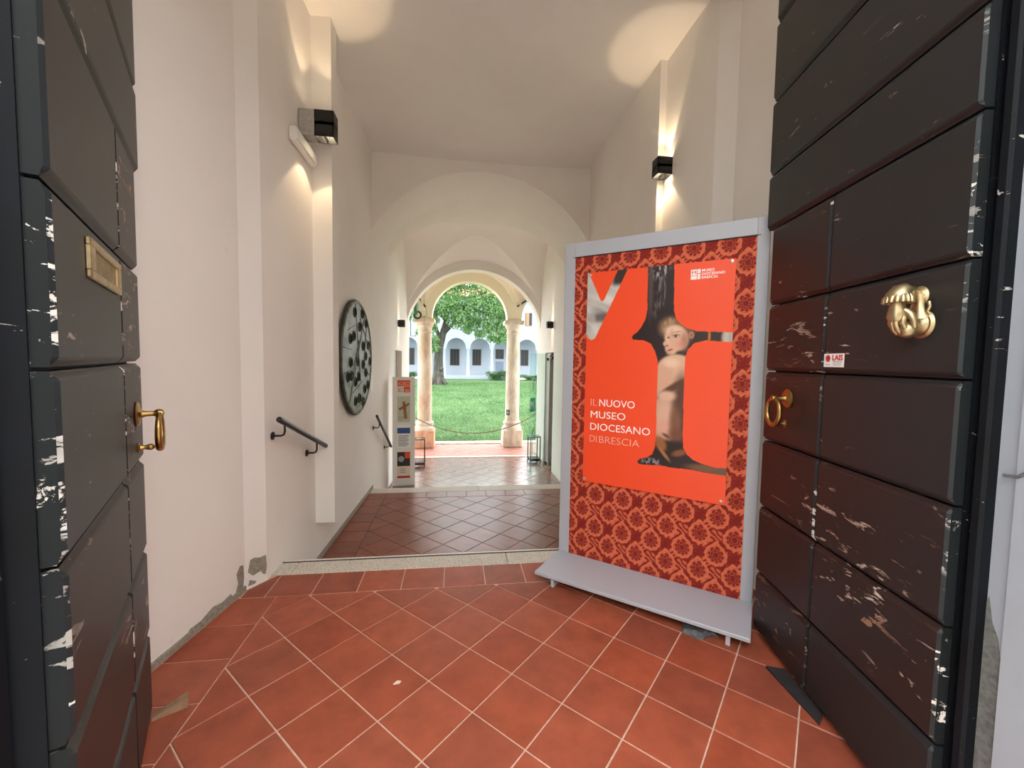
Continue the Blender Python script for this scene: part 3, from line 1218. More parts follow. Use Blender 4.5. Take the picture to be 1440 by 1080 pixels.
# small sticker on the right leaf
st = MB().cbox(0.532, 0.662, 0.0, 0.0012, 1.617, 1.678, 0.0004).build('sticker', M['white_card'], door_r)
st['label'] = 'white sticker printed LAIS in red'
text('sticker_lettering', 'LAIS', 0.034, M['red_print'], st, (0.606, 0.0014, 1.648), fit_w=0.066, offset=0.0012, rot=(0, 0, math.pi))
b = MB().lathe([(0.0155, 0.0), (0.0155, 0.0006), (0.011, 0.0006), (0.011, 0.0)], 20, 'y', c=(0.634, 0.0012, 1.656))
b.lathe([(0.0, 0.0006), (0.007, 0.0006), (0.007, 0.0)], 14, 'y', c=(0.634, 0.0012, 1.656))
b.build('sticker_emblem', M['red_print'], st)
for zz, xa, xb in ((1.641, 0.545, 0.602), (1.634, 0.545, 0.602), (1.626, 0.55, 0.60), (1.6265, 0.62, 0.65)):
    MB().box(xa, xb, 0.0012, 0.0016, zz, zz + 0.0028).build('small_print', M['grey_print'], st)

# frame posts at the hinges
b = MB().cbox(1.600, 1.66, 1.040, 1.074, 0.0, 4.4, 0.008)
struct(b.build('trim_4', M['door_frame']), 'dark blue-black timber door post on the right')
b = MB().cbox(-0.99, -0.885, 0.855, 0.93, 0.0, 4.4, 0.012)
b.tube([(-0.90, 0.865, 0), (-0.90, 0.865, 4.4)], 0.022, 12)
struct(b.build('trim_5', M['door_frame']), 'dark blue-black timber door post on the left')

# ------------------------------------------------------------------ display stand with the poster
ST = thing('display_stand', 'grey freestanding display stand with red damask panel and orange museum poster', 'display stand', loc=(0.903, 3.155, 0), rotz=math.radians(-39.15))
G_ = M['grey_paint']
MB().cbox(-0.086, 0.0, 0.0, 0.075, 0.085, 2.535, 0.004).build('frame_stile', G_, ST)
MB().cbox(1.212, 1.282, 0.0, 0.075, 0.085, 2.535, 0.004).build('frame_stile', G_, ST)
MB().cbox(-0.001, 1.213, 0.0, 0.075, 2.426, 2.535, 0.004).build('frame_rail', G_, ST)
MB().box(-0.001, 1.213, 0.02, 0.07, 0.085, 2.428).build('backing', G_, ST)
MB().cbox(-0.09, 1.285, -0.405, 0.10, 0.060, 0.085, 0.004).build('base_plate', G_, ST)
for s in (0.05, 1.172):
    MB().cbox(s - 0.012, s + 0.012, -0.394, 0.10, 0.0, 0.0605, 0.002).build('foot', G_, ST)


def sm(e0, e1, x):
    t = np.clip((x - e0) / (e1 - e0), 0, 1)
    return t * t * (3 - 2 * t)


def damask(u, v):
    """half-drop damask: dark red flower medallions in salmon ogees on dark foliage"""
    P, Q = 0.212, 0.256
    gx, gy = u / P, v / Q
    cx, cy = gx * 2 * math.pi, gy * 2 * math.pi
    curl = np.sin(3 * cx + 2.4 * np.sin(2 * cy) + 0.6) * np.sin(4 * cy + 2.2 * np.sin(2 * cx))
    curl2 = np.sin(7 * cx + 2 * np.sin(3 * cy)) * np.sin(6 * cy + 2 * np.sin(4 * cx))
    dark = 1 - 0.85 * sm(0.25, 0.55, curl) - 0.35 * sm(0.55, 0.8, curl2)
    for off in (0.0, 0.5):
        fx = (gx + off) % 1.0 - 0.5
        fy = (gy + off) % 1.0 - 0.5
        a, b_ = fx * P, fy * Q
        top = np.clip(b_ / 0.075, 0, 1)
        rr = np.hypot(a / (0.054 * (1 - 0.35 * top ** 2)), b_ / np.where(b_ > 0, 0.072, 0.056))
        th = np.arctan2(b_ + 0.006, a)
        ring = sm(0.98, 1.06, rr) * sm(1.34, 1.24, rr + 0.05 * np.cos(10 * th))
        p1 = np.abs(np.cos(4.5 * th))
        p2 = np.abs(np.sin(4.5 * th))
        flower = np.ones_like(u)
        for r0, pp, wd in ((0.95, p1, 0.07), (0.66, p2, 0.05), (0.38, p1, 0.05)):
            dd = rr - r0 * (0.72 + 0.28 * pp ** 0.7)
            flower = flower * (1 - 0.75 * sm(wd, wd * 0.3, np.abs(dd)))
        flower = flower * (1 - 0.95 * sm(0.0, 0.05, rr - 0.95 * (0.76 + 0.24 * p1 ** 0.7)))
        flower = flower * (1 - 0.55 * sm(0.12, 0.04, p1) * sm(0.35, 0.5, rr))
        dark = np.where(rr < 1.0, flower, dark * (1 - ring))
    n = 0.05 * np.sin(u * 900) * np.sin(v * 900)
    res = np.clip(dark + n, 0, 1)[:, None]
    lo, hi = np.array([218., 112., 78.]), np.array([132., 36., 30.])
    return lo * (1 - res) + hi * res


dam = print_grid('damask_panel', M['damask_print'], 1.212, 2.341, 400, 770, damask, ST, 0.006, 0.0, 0.0855)
dam['label'] = 'red and salmon damask fabric panel'
MB().box(-0.02, 1.232, -0.0015, 0.008, 2.4225, 2.4262).build('gap_shade_strip', M['rubber'], ST)  # dark strip painting the shadow of the gap between rail and damask
MB().box(-0.0005, 1.2125, 0.0065, 0.021, 0.0855, 2.4265).build('damask_board', G_, ST)

POLY_M = [(-0.003, 1.61), (-0.003, 1.151), (0.013, 1.111), (0.043, 1.092), (0.069, 1.105), (0.084, 1.135), (0.308, 1.61), (0.236, 1.61), (0.137, 1.398), (0.123, 1.379), (0.105, 1.39), (0.019, 1.576), (0.002, 1.61)]
POLY_I = [(0.446, 1.61), (0.451, 1.299), (0.441, 1.235), (0.415, 1.184), (0.389, 1.148), (0.357, 1.125), (0.348, 1.108), (0.358, 1.092), (0.437, 1.086), (0.484, 1.062), (0.513, 1.011), (0.532, 0.956), (0.539, 0.891), (0.537, 0.694), (0.542, 0.414), (0.536, 0.328), (0.52, 0.278), (0.484, 0.25), (0.433, 0.233), (0.417, 0.211), (0.43, 0.194), (0.504, 0.198), (0.577, 0.206), (0.648, 0.202), (0.784, 0.205), (0.882, 0.197), (1.01, 0.197), (1.01, 0.244), (0.92, 0.243), (0.848, 0.255), (0.79, 0.274), (0.746, 0.309), (0.724, 0.351), (0.718, 0.433), (0.715, 0.614), (0.712, 0.885), (0.715, 0.967), (0.728, 1.02), (0.768, 1.065), (0.832, 1.081), (0.91, 1.076), (1.01, 1.067), (1.01, 1.13), (0.892, 1.137), (0.781, 1.143), (0.714, 1.167), (0.671, 1.199), (0.645, 1.236), (0.63, 1.291), (0.621, 1.61)]


def inside(poly, u, v):
    r = np.zeros(u.shape, bool)
    n = len(poly)
    for i in range(n):
        (xa, ya), (xb, yb) = poly[i], poly[(i + 1) % n]
        if ya == yb:
            continue
        c = ((ya > v) != (yb > v)) & (u < (xb - xa) * (v - ya) / (yb - ya) + xa)
        r ^= c
    return r


def vnoise(u, v, fx, fz, seed):
    """smooth value noise"""
    g = np.random.default_rng(seed).random((64, 64))
    a, b_ = u * fx + 100, v * fz + 100
    i, j = np.floor(a).astype(int), np.floor(b_).astype(int)
    p_, q_ = a - i, b_ - j
    p_, q_ = p_ * p_ * (3 - 2 * p_), q_ * q_ * (3 - 2 * q_)
    i, j = i % 63, j % 63
    return (g[i, j] * (1 - p_) + g[i + 1, j] * p_) * (1 - q_) + (g[i, j + 1] * (1 - p_) + g[i + 1, j + 1] * p_) * q_


def poster_fn(u, v):
    col = np.tile(np.array([250., 84., 46.]), (len(u), 1))
    pic = np.tile(np.array([48., 37., 38.]), (len(u), 1))

    def blob(cx, cz, rx, rz, rgb, soft=0.35, rot=0.0, k=1.0):
        nonlocal pic
        a, b_ = u - cx, v - cz
        c_, s_ = math.cos(rot), math.sin(rot)
        d = np.hypot((a * c_ + b_ * s_) / rx, (-a * s_ + b_ * c_) / rz)
        w = (sm(1 + soft, 1 - soft, d) * k)[:, None]
        pic = pic * (1 - w) + np.array(rgb, float) * w

    def grain(cx, cz, rx, rz, rgb, fx, fz, k):
        nonlocal pic
        d = np.hypot((u - cx) / rx, (v - cz) / rz)
        t = 0.6 * vnoise(u, v, fx * 0.32, fz * 0.16, int(cx * 1000)) + 0.4 * vnoise(u, v, fx * 0.7, fz * 0.4, int(cz * 1000) + 5)
        w = (sm(1.2, 0.5, d) * sm(0.42, 0.72, t) * k)[:, None]
        pic = pic * (1 - w) + np.array(rgb, float) * w
    # pale bark-like streaks at the top
    grain(0.51, 1.57, 0.10, 0.07, (196, 190, 184), 260, 150, 0.9)
    grain(0.545, 1.42, 0.03, 0.13, (150, 142, 138), 320, 90, 0.8)
    grain(0.505, 1.33, 0.03, 0.10, (112, 104, 102), 300, 90, 0.8)
    blob(0.47, 1.45, 0.018, 0.2, (84, 72, 72), 0.6)
    # shoulder, arm, trunk of the painted child
    blob(0.60, 0.60, 0.105, 0.26, (206, 160, 134), 0.2)
    blob(0.655, 0.885, 0.125, 0.105, (226, 182, 154), 0.12)
    blob(0.575, 0.82, 0.075, 0.10, (216, 170, 142), 0.3)
    blob(0.625, 0.93, 0.05, 0.03, (240, 204, 178), 0.6)
    blob(0.635, 0.755, 0.12, 0.022, (98, 62, 48), 0.55, rot=0.62)
    blob(0.70, 0.66, 0.055, 0.17, (92, 62, 50), 0.6)
    blob(0.60, 0.70, 0.06, 0.035, (226, 184, 160), 0.5)
    blob(0.59, 0.56, 0.05, 0.10, (222, 178, 154), 0.6)
    blob(0.59, 0.485, 0.05, 0.05, (222, 166, 144), 0.6)
    blob(0.665, 0.52, 0.035, 0.10, (132, 88, 68), 0.7)
    blob(0.68, 0.43, 0.05, 0.05, (120, 76, 58), 0.6)
    blob(0.61, 0.42, 0.028, 0.010, (110, 62, 46), 0.7, rot=-0.5)
    blob(0.62, 0.335, 0.14, 0.055, (46, 34, 30), 0.4)
    blob(0.575, 0.36, 0.035, 0.055, (154, 98, 58), 0.4, rot=0.5)
    blob(0.60, 0.29, 0.012, 0.06, (170, 112, 72), 0.5, rot=0.7)
    blob(0.70, 0.31, 0.05, 0.022, (138, 86, 54), 0.5, rot=0.35)
    grain(0.51, 0.225, 0.09, 0.03, (170, 168, 172), 200, 330, 0.8)
    blob(0.90, 0.225, 0.15, 0.03, (122, 84, 58), 0.4)
    blob(0.97, 0.215, 0.06, 0.018, (104, 84, 68), 0.5)
    # head: hair, face, features
    blob(0.612, 1.172, 0.075, 0.072, (150, 116, 88), 0.4)
    blob(0.690, 1.140, 0.070, 0.080, (122, 90, 68), 0.5)
    blob(0.652, 1.098, 0.076, 0.090, (222, 178, 152), 0.16, rot=0.30)
    blob(0.622, 1.030, 0.042, 0.046, (224, 178, 152), 0.25, rot=0.3)
    blob(0.630, 1.158, 0.048, 0.026, (236, 200, 176), 0.8)
    blob(0.705, 1.075, 0.022, 0.055, (186, 132, 108), 0.8)
    blob(0.676, 1.056, 0.026, 0.024, (222, 150, 130), 0.9, k=0.7)
    blob(0.622, 1.132, 0.012, 0.030, (204, 158, 132), 0.8, k=0.6)
    blob(0.582, 1.062, 0.016, 0.018, (224, 178, 152), 0.4)
    blob(0.596, 1.085, 0.010, 0.030, (232, 190, 164), 0.5, rot=0.35)
    blob(0.592, 1.048, 0.009, 0.005, (150, 92, 76), 0.7)
    blob(0.652, 1.113, 0.022, 0.012, (190, 142, 120), 0.6)
    blob(0.651, 1.111, 0.014, 0.006, (226, 206, 194), 0.5)
    blob(0.648, 1.112, 0.0075, 0.0075, (58, 42, 38), 0.5)
    blob(0.650, 1.121, 0.020, 0.0035, (120, 82, 66), 0.6, rot=0.1)
    blob(0.656, 1.142, 0.026, 0.004, (170, 126, 100), 0.8, rot=0.2, k=0.7)
    blob(0.601, 1.104, 0.008, 0.006, (92, 66, 58), 0.7, k=0.8)
    blob(0.614, 1.018, 0.018, 0.008, (198, 112, 100), 0.6, rot=0.3)
    blob(0.614, 1.019, 0.016, 0.0022, (136, 66, 60), 0.6, rot=0.3)
    blob(0.606, 0.992, 0.016, 0.006, (190, 138, 114), 0.8, k=0.6)
    blob(0.748, 1.118, 0.016, 0.024, (200, 140, 116), 0.4)
    blob(0.748, 1.118, 0.007, 0.013, (146, 90, 72), 0.6)
    grain(0.60, 1.215, 0.06, 0.03, (196, 160, 120), 300, 120, 0.6)
    # right serif: dark, a flame-coloured line, pale drapery
    blob(0.87, 1.105, 0.09, 0.05, (52, 42, 40), 0.2)
    blob(0.857, 1.105, 0.008, 0.05, (196, 120, 62), 0.5)
    blob(0.965, 1.10, 0.035, 0.06, (196, 186, 174), 0.3)
    grain(0.965, 1.10, 0.04, 0.06, (120, 110, 104), 380, 20, 0.7)
    # white drapery in the slanted stroke on the left
    wm = u < 0.33
    fold = 0.9 * v + 0.5 * u + 0.05 * vnoise(u, v, 9, 7, 3)
    dr = np.clip(0.25 + 0.5 * vnoise(fold, u, 34, 6, 4) + 0.4 * vnoise(u, v, 14, 10, 6), 0, 1)
    pt_ = sm(0.13, 0.05, u) * sm(1.30, 1.40, v)
    dr = dr * (1 - 0.7 * pt_) + 0.85 * 0.7 * pt_
    drc = np.outer(1 - dr, [120., 116., 112.]) + np.outer(dr, [226., 222., 216.])
    dk = sm(1.47, 1.52, v) * sm(0.17, 0.22, u)
    drc = drc * (1 - dk[:, None]) + np.array([62., 54., 54.]) * dk[:, None]
    dk = sm(1.21, 1.25, v) * sm(1.31, 1.27, v) * sm(0.05, 0.09, u)
    drc = drc * (1 - 0.6 * dk[:, None]) + np.array([60., 56., 56.]) * 0.6 * dk[:, None]
    pic[wm] = drc[wm]
    ins = inside(POLY_M, u, v) | inside(POLY_I, u, v)
    col[ins] = pic[ins]
    return col


PX, PZ = 0.108, 0.695
pst = print_grid('poster', M['poster_print'], 0.993, 1.6, 300, 480, poster_fn, ST, -0.0065, PX, PZ)
pst['label'] = 'orange museum poster with painted child showing inside large letter shapes'
MB().box(PX, PX + 0.993, -0.006, 0.0055, PZ, PZ + 1.6).build('poster_board', M['orange_print'], ST)
for s_, z_ in ((0.021, 1.58), (0.97, 1.583), (0.016, 0.018), (0.967, 0.024)):
    MB().lathe([(0, -0.006), (0.006, -0.0055), (0.011, -0.004), (0.012, 0.0)], 16, 'y', c=(PX + s_, -0.0066, PZ + z_)).build('screw', M['steel_screw'], pst, smooth=40)
for s_, tx, x_, z_, w_, off, mt in (('IL', 'IL', 0.051, 0.594, 0.048, -0.0012, 'letter_pale'), ('NUOVO', 'NUOVO', 0.118, 0.594, 0.268, 0.0, 'letter_white'), ('MUSEO', 'MUSEO', 0.053, 0.502, 0.267, 0.0, 'letter_white'),
                                ('DIOCESANO', 'DIOCESANO', 0.052, 0.409, 0.448, 0.0, 'letter_white'), ('DI', 'DI', 0.051, 0.315, 0.054, -0.0012, 'letter_pale'), ('BRESCIA', 'BRESCIA', 0.126, 0.315, 0.300, -0.0012, 'letter_pale')):
    text('lettering', tx, 0.076, M[mt], pst, (PX + x_, -0.0072, PZ + z_), fit_w=w_, offset=off)
for tx, z_, w_ in (('MUSEO', 1.534, 0.075), ('DIOCESANO', 1.511, 0.137), ('BRESCIA', 1.488, 0.098)):
    text('logo_lettering', tx, 0.0235, M['letter_white'], pst, (PX + 0.796, -0.0072, PZ + z_), fit_w=w_, offset=0.0004)
b = MB()
for xa, xb, za, zb in ((0.729, 0.766, 1.512, 1.552), (0.770, 0.788, 1.526, 1.552), (0.729, 0.766, 1.486, 1.509), (0.770, 0.788, 1.486, 1.522)):
    b.box(PX + xa, PX + xb, -0.0072, -0.0066, PZ + za, PZ + zb)
b.build('logo_block', M['letter_white'], pst)
text('logo_lettering', 'M', 0.034, M['orange_print'], pst, (PX + 0.735, -0.0078, PZ + 1.519), fit_w=0.026)

# ------------------------------------------------------------------ wall lamps
def wall_lamp(name, label, loc, rotz, w, d, h, grey, spots, power, group):
    """box up-and-down light; local y points off the wall"""
    t = thing(name, label, 'wall lamp', loc, rotz, group)
    dg_ = grey
    tk = 0.006
    if grey:
        MB().cbox(-w / 2, w / 2, 0.0, grey, -h / 2, h / 2, 0.003).build('mounting_block', M['grey_lamp'], t)
    b = MB()
    b.box(-w / 2, -w / 2 + tk, dg_, dg_ + d, -h / 2, h / 2)
    b.box(w / 2 - tk, w / 2, dg_, dg_ + d, -h / 2, h / 2)
    b.box(-w / 2, w / 2, dg_, dg_ + tk, -h / 2, h / 2)
    b.box(-w / 2, w / 2, dg_ + d - tk, dg_ + d, -h / 2, h / 2)
    b.box(-w / 2, w / 2, dg_ + d * 0.5 - tk, dg_ + d * 0.5, -h / 2 + 0.0, -h / 2 + 0.03)
    b.box(-w / 2, w / 2, dg_, dg_ + d, -0.012, 0.012)
    b.build('housing', M['black_metal'], t)
    for sgn in (1, -1):
        MB().box(-w * 0.38, w * 0.38, dg_ + d * 0.12, dg_ + d * 0.88, sgn * 0.014 - 0.001, sgn * 0.014 + 0.001).build('light_plate', M['lamp_glow'], t)
    for up, size, pw, tilt in spots:
        ld = bpy.data.lights.new('wall_lamp_beam', 'SPOT')
        ld.energy = power * pw
        ld.color = (1.0, 0.74, 0.44)
        ld.spot_size = math.radians(size)
        ld.spot_blend = 0.32 if up else 0.15
        ld.shadow_soft_size = 0.015
        lo = bpy.data.objects.new('wall_lamp_beam', ld)
        COL.objects.link(lo)
        lo.parent = t
        lo.location = (0, dg_ + d * 0.45, (h / 2 + 0.004) * (1 if up else -1))
        lo.rotation_euler = (math.pi + tilt if up else -tilt, 0, 0)
    return t


G1 = 'box wall lamps lighting up and down'
wall_lamp('wall_lamp', 'black and grey box wall lamp beside the plaster pipe casing on left wall', (XL(3.86), 3.86, 3.60), -math.pi / 2, 0.13, 0.155, 0.215, 0.125, [(True, 62, 1.0, 0.0), (False, 84, 0.8, 0.0)], LAMP_NEAR, G1)
wall_lamp('wall_lamp', 'black box wall lamp on right wall above the poster stand', (2.10, 4.03, 3.575), math.pi / 2, 0.13, 0.15, 0.165, 0.0, [(True, 62, 1.0, 0.0), (False, 84, 0.8, 0.0)], LAMP_NEAR, G1)
wall_lamp('wall_lamp', 'small black cube lamp in the vaulted bay, above the left information board', (XL(8.8), 8.8, 2.345), -math.pi / 2, 0.13, 0.13, 0.14, 0.0, [(True, 34, 1.0, 0.0), (False, 34, 1.0, 0.0)], LAMP_FAR, G1)
wall_lamp('wall_lamp', 'small black cube lamp in the vaulted bay, above the right glass door', (XR, 8.72, 2.395), math.pi / 2, 0.13, 0.13, 0.14, 0.0, [(True, 34, 1.0, 0.0), (False, 34, 1.0, 0.0)], LAMP_FAR, G1)

# emergency light batten under the left lamp
t = thing('emergency_light', 'slim white emergency light below the left wall lamp', 'emergency light', (XL(3.83), 3.83, 3.40), -math.pi / 2)
MB().cbox(-0.25, 0.25, 0.0, 0.055, -0.055, 0.055, 0.008).build('housing', M['white_plastic'], t)
MB().cbox(-0.235, 0.235, 0.055, 0.064, -0.043, 0.043, 0.006).build('diffuser', M['white_card'], t)

# ------------------------------------------------------------------ handrails
def handrail(label, a, b_, br, rail_r=0.021):
    t = thing('handrail', label, 'handrail', (0, 0, 0), group='short black handrails on the left wall')
    a, b_ = Vector(a), Vector(b_)
    b = MB()
    d = (b_ - a).normalized()
    b.tube([a - d * 0.004, a, b_, b_ + d * 0.004], [rail_r * 0.8, rail_r, rail_r, rail_r * 0.8], 16)
    b.build('rail', M['rail_iron'], t, smooth=40)
    for y, z in br:
        k = (y - a.y) / (b_.y - a.y)
        top = a + (b_ - a) * k
        xw = XL(y)
        b = MB()
        b.tube([(xw, y, z), (top.x - 0.03, y, z), (top.x - 0.008, y, z + 0.008), (top.x, y, z + 0.03), (top.x, y, top.z)], 0.008, 10)
        arm = b.build('bracket', M['rail_iron'], t, smooth=50)
        MB().lathe([(0.0, 0.0), (0.030, 0.0), (0.030, 0.008), (0.022, 0.013), (0.0, 0.014)], 20, 'x', c=(xw, y, z)).build('rosette', M['rail_iron'], arm, smooth=40)
    return t


handrail('black iron handrail beside the first steps, near the plaster pipe casing', (-1.262, 3.15, 1.173), (-1.232, 4.149, 0.766), [(3.241, 1.038), (3.882, 0.765)])
handrail('black iron handrail beside the lower steps, near the information board', (-1.171, 6.334, 0.765), (-1.139, 7.473, 0.065), [(6.50, 0.56), (7.31, 0.088)], 0.02)

# ------------------------------------------------------------------ bronze disc relief
yc, zc, rd = 5.45, 1.625, 0.71
D = thing('bronze_disc', 'large round greenish bronze relief disc with dark pits on left wall', 'wall relief', (XL(yc), yc, zc), math.pi / 2 - 0.028)
# local x runs along the wall (+Y world), local -y points off the wall
b = MB()
b.lathe([(0.0, 0.0), (rd, 0.0), (rd + 0.004, -0.02), (rd, -0.05), (rd - 0.012, -0.062), (rd - 0.03, -0.064), (rd - 0.034, -0.052), (0.0, -0.050)], 72, 'y')
b.build('disc_body', M['bronze'], D, smooth=30)
b = MB()
pts = [((rd + 0.002) * math.cos(a), -0.034, (rd + 0.002) * math.sin(a)) for a in np.linspace(0, 2 * math.pi, 73)]
b.tube(pts, 0.014, 8, caps=False)
b.build('rim', M['bronze_dark'], D, smooth=50)
pits = [(5.3, 2.18), (5.66, 2.2), (5.88, 2.12), (5.53, 2.02), (5.1, 1.85), (5.25, 1.89), (5.7, 1.78), (5.97, 1.8), (5.82, 1.65), (5.11, 1.57), (5.41, 1.58), (5.69, 1.54), (6.06, 1.58), (4.99, 1.4), (5.14, 1.41), (5.46, 1.39), (5.83, 1.43), (5.31, 1.33), (5.76, 1.21), (5.95, 1.25), (5.49, 1.11), (5.31, 1.09), (5.68, 1.03)]
pit0 = None
for py, pz in pits:
    dx, dz = py - yc, pz - zc
    L = math.hypot(dx, dz)
    if L > 0.615:
        dx, dz = dx * 0.615 / L, dz * 0.615 / L
    if pit0 is None:
        b = MB()
        b.lathe([(0.050, 0.0), (0.064, -0.002), (0.062, -0.013), (0.053, -0.016), (0.047, -0.010), (0.043, -0.003)], 20, 'y')
        pit0 = b.build('pit_rim', M['bronze_dark'], D, loc=(dx, -0.050, dz), smooth=40)
        MB().lathe([(0.0, -0.0035), (0.0475, -0.0035), (0.0475, -0.0008)], 18, 'y').build('pit_shade_disc', M['pit_shade'], pit0)  # flat dark disc on the surface stands in for shade inside the pit
    else:
        o = copy_tree(pit0, D)
        o.location = (dx, -0.050, dz)
for (xa, za, xb, zb, w) in ((-0.42, -0.56, 0.36, 0.60, 0.016), (-0.12, 0.66, 0.10, -0.30, 0.012), (-0.45, 0.32, -0.02, 0.42, 0.012), (0.10, 0.50, 0.66, 0.05, 0.012), (-0.63, 0.12, -0.30, 0.10, 0.014), (-0.25, -0.42, 0.22, -0.30, 0.012), (0.05, 0.22, -0.30, -0.24, 0.012),
                         (0.20, -0.10, 0.62, -0.25, 0.012), (-0.60, -0.18, -0.10, -0.10, 0.010), (-0.05, -0.62, 0.30, -0.56, 0.012), (0.30, 0.02, 0.42, 0.40, 0.010)):
    b = MB()
    L = math.hypot(xb - xa, zb - za)
    nx, nz = -(zb - za) / L * w / 2, (xb - xa) / L * w / 2
    top = 0.4
    v = [(xa + nx, -0.049, za + nz), (xb + nx, -0.049, zb + nz), (xb - nx, -0.049, zb - nz), (xa - nx, -0.049, za - nz)]
    v += [(x * 1 - 0, -0.060, z) for x, y, z in [(xa + nx * top, 0, za + nz * top), (xb + nx * top, 0, zb + nz * top), (xb - nx * top, 0, zb - nz * top), (xa - nx * top, 0, za - nz * top)]]
    b.add(v, [(4, 5, 6, 7), (0, 1, 5, 4), (1, 2, 6, 5), (2, 3, 7, 6), (3, 0, 4, 7)])
    b.build('ridge', M['bronze'], D)
pl_ = MB().cbox(-0.075, 0.075, -0.008, 0.0, -0.14, 0.14, 0.002).build('wall_label', M['white_card'], None, loc=(XL(6.38) + 0.001, 6.37, 1.27), rotz=math.pi / 2 - 0.028)
tag(pl_, 'small white label plate on the wall beside the bronze disc', 'label')

# ------------------------------------------------------------------ information board
IB = thing('information_board', 'tall light grey information board with small posters at foot of lower steps', 'information board', (-0.955, 7.75, Z2), math.radians(4))
MB().cbox(-0.20, 0.20, 0.0, 0.045, 0.02, 2.03, 0.004).build('panel', M['white_plastic'], IB)
MB().cbox(-0.20, 0.20, -0.005, 0.16, 0.0, 0.02, 0.004).build('base', M['grey_paint'], IB)


def board_z(py):
    return 1.30 - (py - 529.5) / (683 - 529.5) * 2.03 - Z2 * 1.0


def sheet(name, xa, xb, pa, pb, mat, y=-0.0015):
    za, zb = board_z(pb), board_z(pa)
    return MB().box(xa, xb, y, 0.0, za, zb).build(name, M[mat], IB)


top_ = sheet('logo_sheet', -0.115, 0.115, 534.5, 552, 'cream_print')
for k, (xa, xb, pa, pb, mt) in enumerate(((-0.112, -0.002, 534.7, 543, 'orange_print'), (0.002, 0.112, 534.7, 543, 'orange_print'), (0.002, 0.112, 543.6, 551.6, 'orange_print'))):
    MB().box(xa, xb, -0.0025, 0, board_z(pb), board_z(pa)).build('logo_square', M[mt], top_)
text('logo_lettering', 'CC', 0.075, M['cream_print'], top_, (-0.095, -0.003, board_z(541.5)), fit_w=0.19)
text('logo_lettering', 'C', 0.075, M['red_print'], top_, (-0.10, -0.003, board_z(550.5)), fit_w=0.075)
text('logo_lettering', 'e', 0.085, M['cream_print'], top_, (0.02, -0.003, board_z(550.5)), fit_w=0.075)
s2 = sheet('cross_sheet', -0.115, 0.115, 557, 593, 'green_print')
b = MB()
def bar(b, x0_, z0_, x1_, z1_, w0, w1, y=-0.003):
    d = Vector((x1_ - x0_, 0, z1_ - z0_)).normalized()
    nrm = Vector((-d.z, 0, d.x))
    v = [Vector((x0_, y, z0_)) + nrm * w0 / 2, Vector((x0_, y, z0_)) - nrm * w0 / 2, Vector((x1_, y, z1_)) - nrm * w1 / 2, Vector((x1_, y, z1_)) + nrm * w1 / 2]
    b.add([p_[:] for p_ in v] + [(p_.x, -0.001, p_.z) for p_ in v], [(0, 3, 2, 1), (0, 1, 5, 4), (1, 2, 6, 5), (2, 3, 7, 6), (3, 0, 4, 7)])
zc2 = board_z(574)
bar(b, 0.0, zc2 + 0.13, 0.035, zc2 - 0.19, 0.045, 0.06)
bar(b, -0.085, zc2 - 0.02, 0.10, zc2 + 0.09, 0.05, 0.04)
b.build('cross_print', M['tan_print'], s2)
for k in range(3):
    MB().box(-0.10, -0.10 + 0.12 - 0.02 * k, -0.0025, 0, board_z(586 + 2 * k), board_z(585.3 + 2 * k)).build('text_line', M['grey_print'], s2)
s3 = sheet('notice_sheet', -0.115, 0.115, 597, 629, 'white_card')
MB().box(-0.115, 0.115, -0.0025, 0, board_z(609), board_z(601)).build('blue_header', M['blue_print'], s3)
for k in range(9):
    MB().box(-0.095, 0.09 - 0.03 * (k % 3 == 2), -0.0025, 0, board_z(612.4 + 1.8 * k), board_z(611.4 + 1.8 * k)).build('text_line', M['grey_print'], s3)
s4 = sheet('event_sheet', -0.115, 0.115, 635, 672, 'cream_print')
MB().box(-0.115, 0.115, -0.0025, 0, board_z(655), board_z(635)).build('photo_print', M['dark_print'], s4)
MB().lathe([(0, -0.0032), (0.055, -0.0032), (0.055, 0)], 20, 'y', c=(-0.045, 0, board_z(645))).build('photo_print', M['grey_print'], s4)
MB().box(0.02, 0.115, -0.0035, 0, board_z(644), board_z(635)).build('photo_print', M['orange_print'], s4)
MB().box(-0.115, 0.115, -0.0025, 0, board_z(672), board_z(669)).build('red_strip', M['red_print'], s4)
for k in range(3):
    MB().box(-0.06, 0.03, -0.0025, 0, board_z(659.5 + 2.6 * k), board_z(658.4 + 2.6 * k)).build('text_line', M['grey_print'], s4)

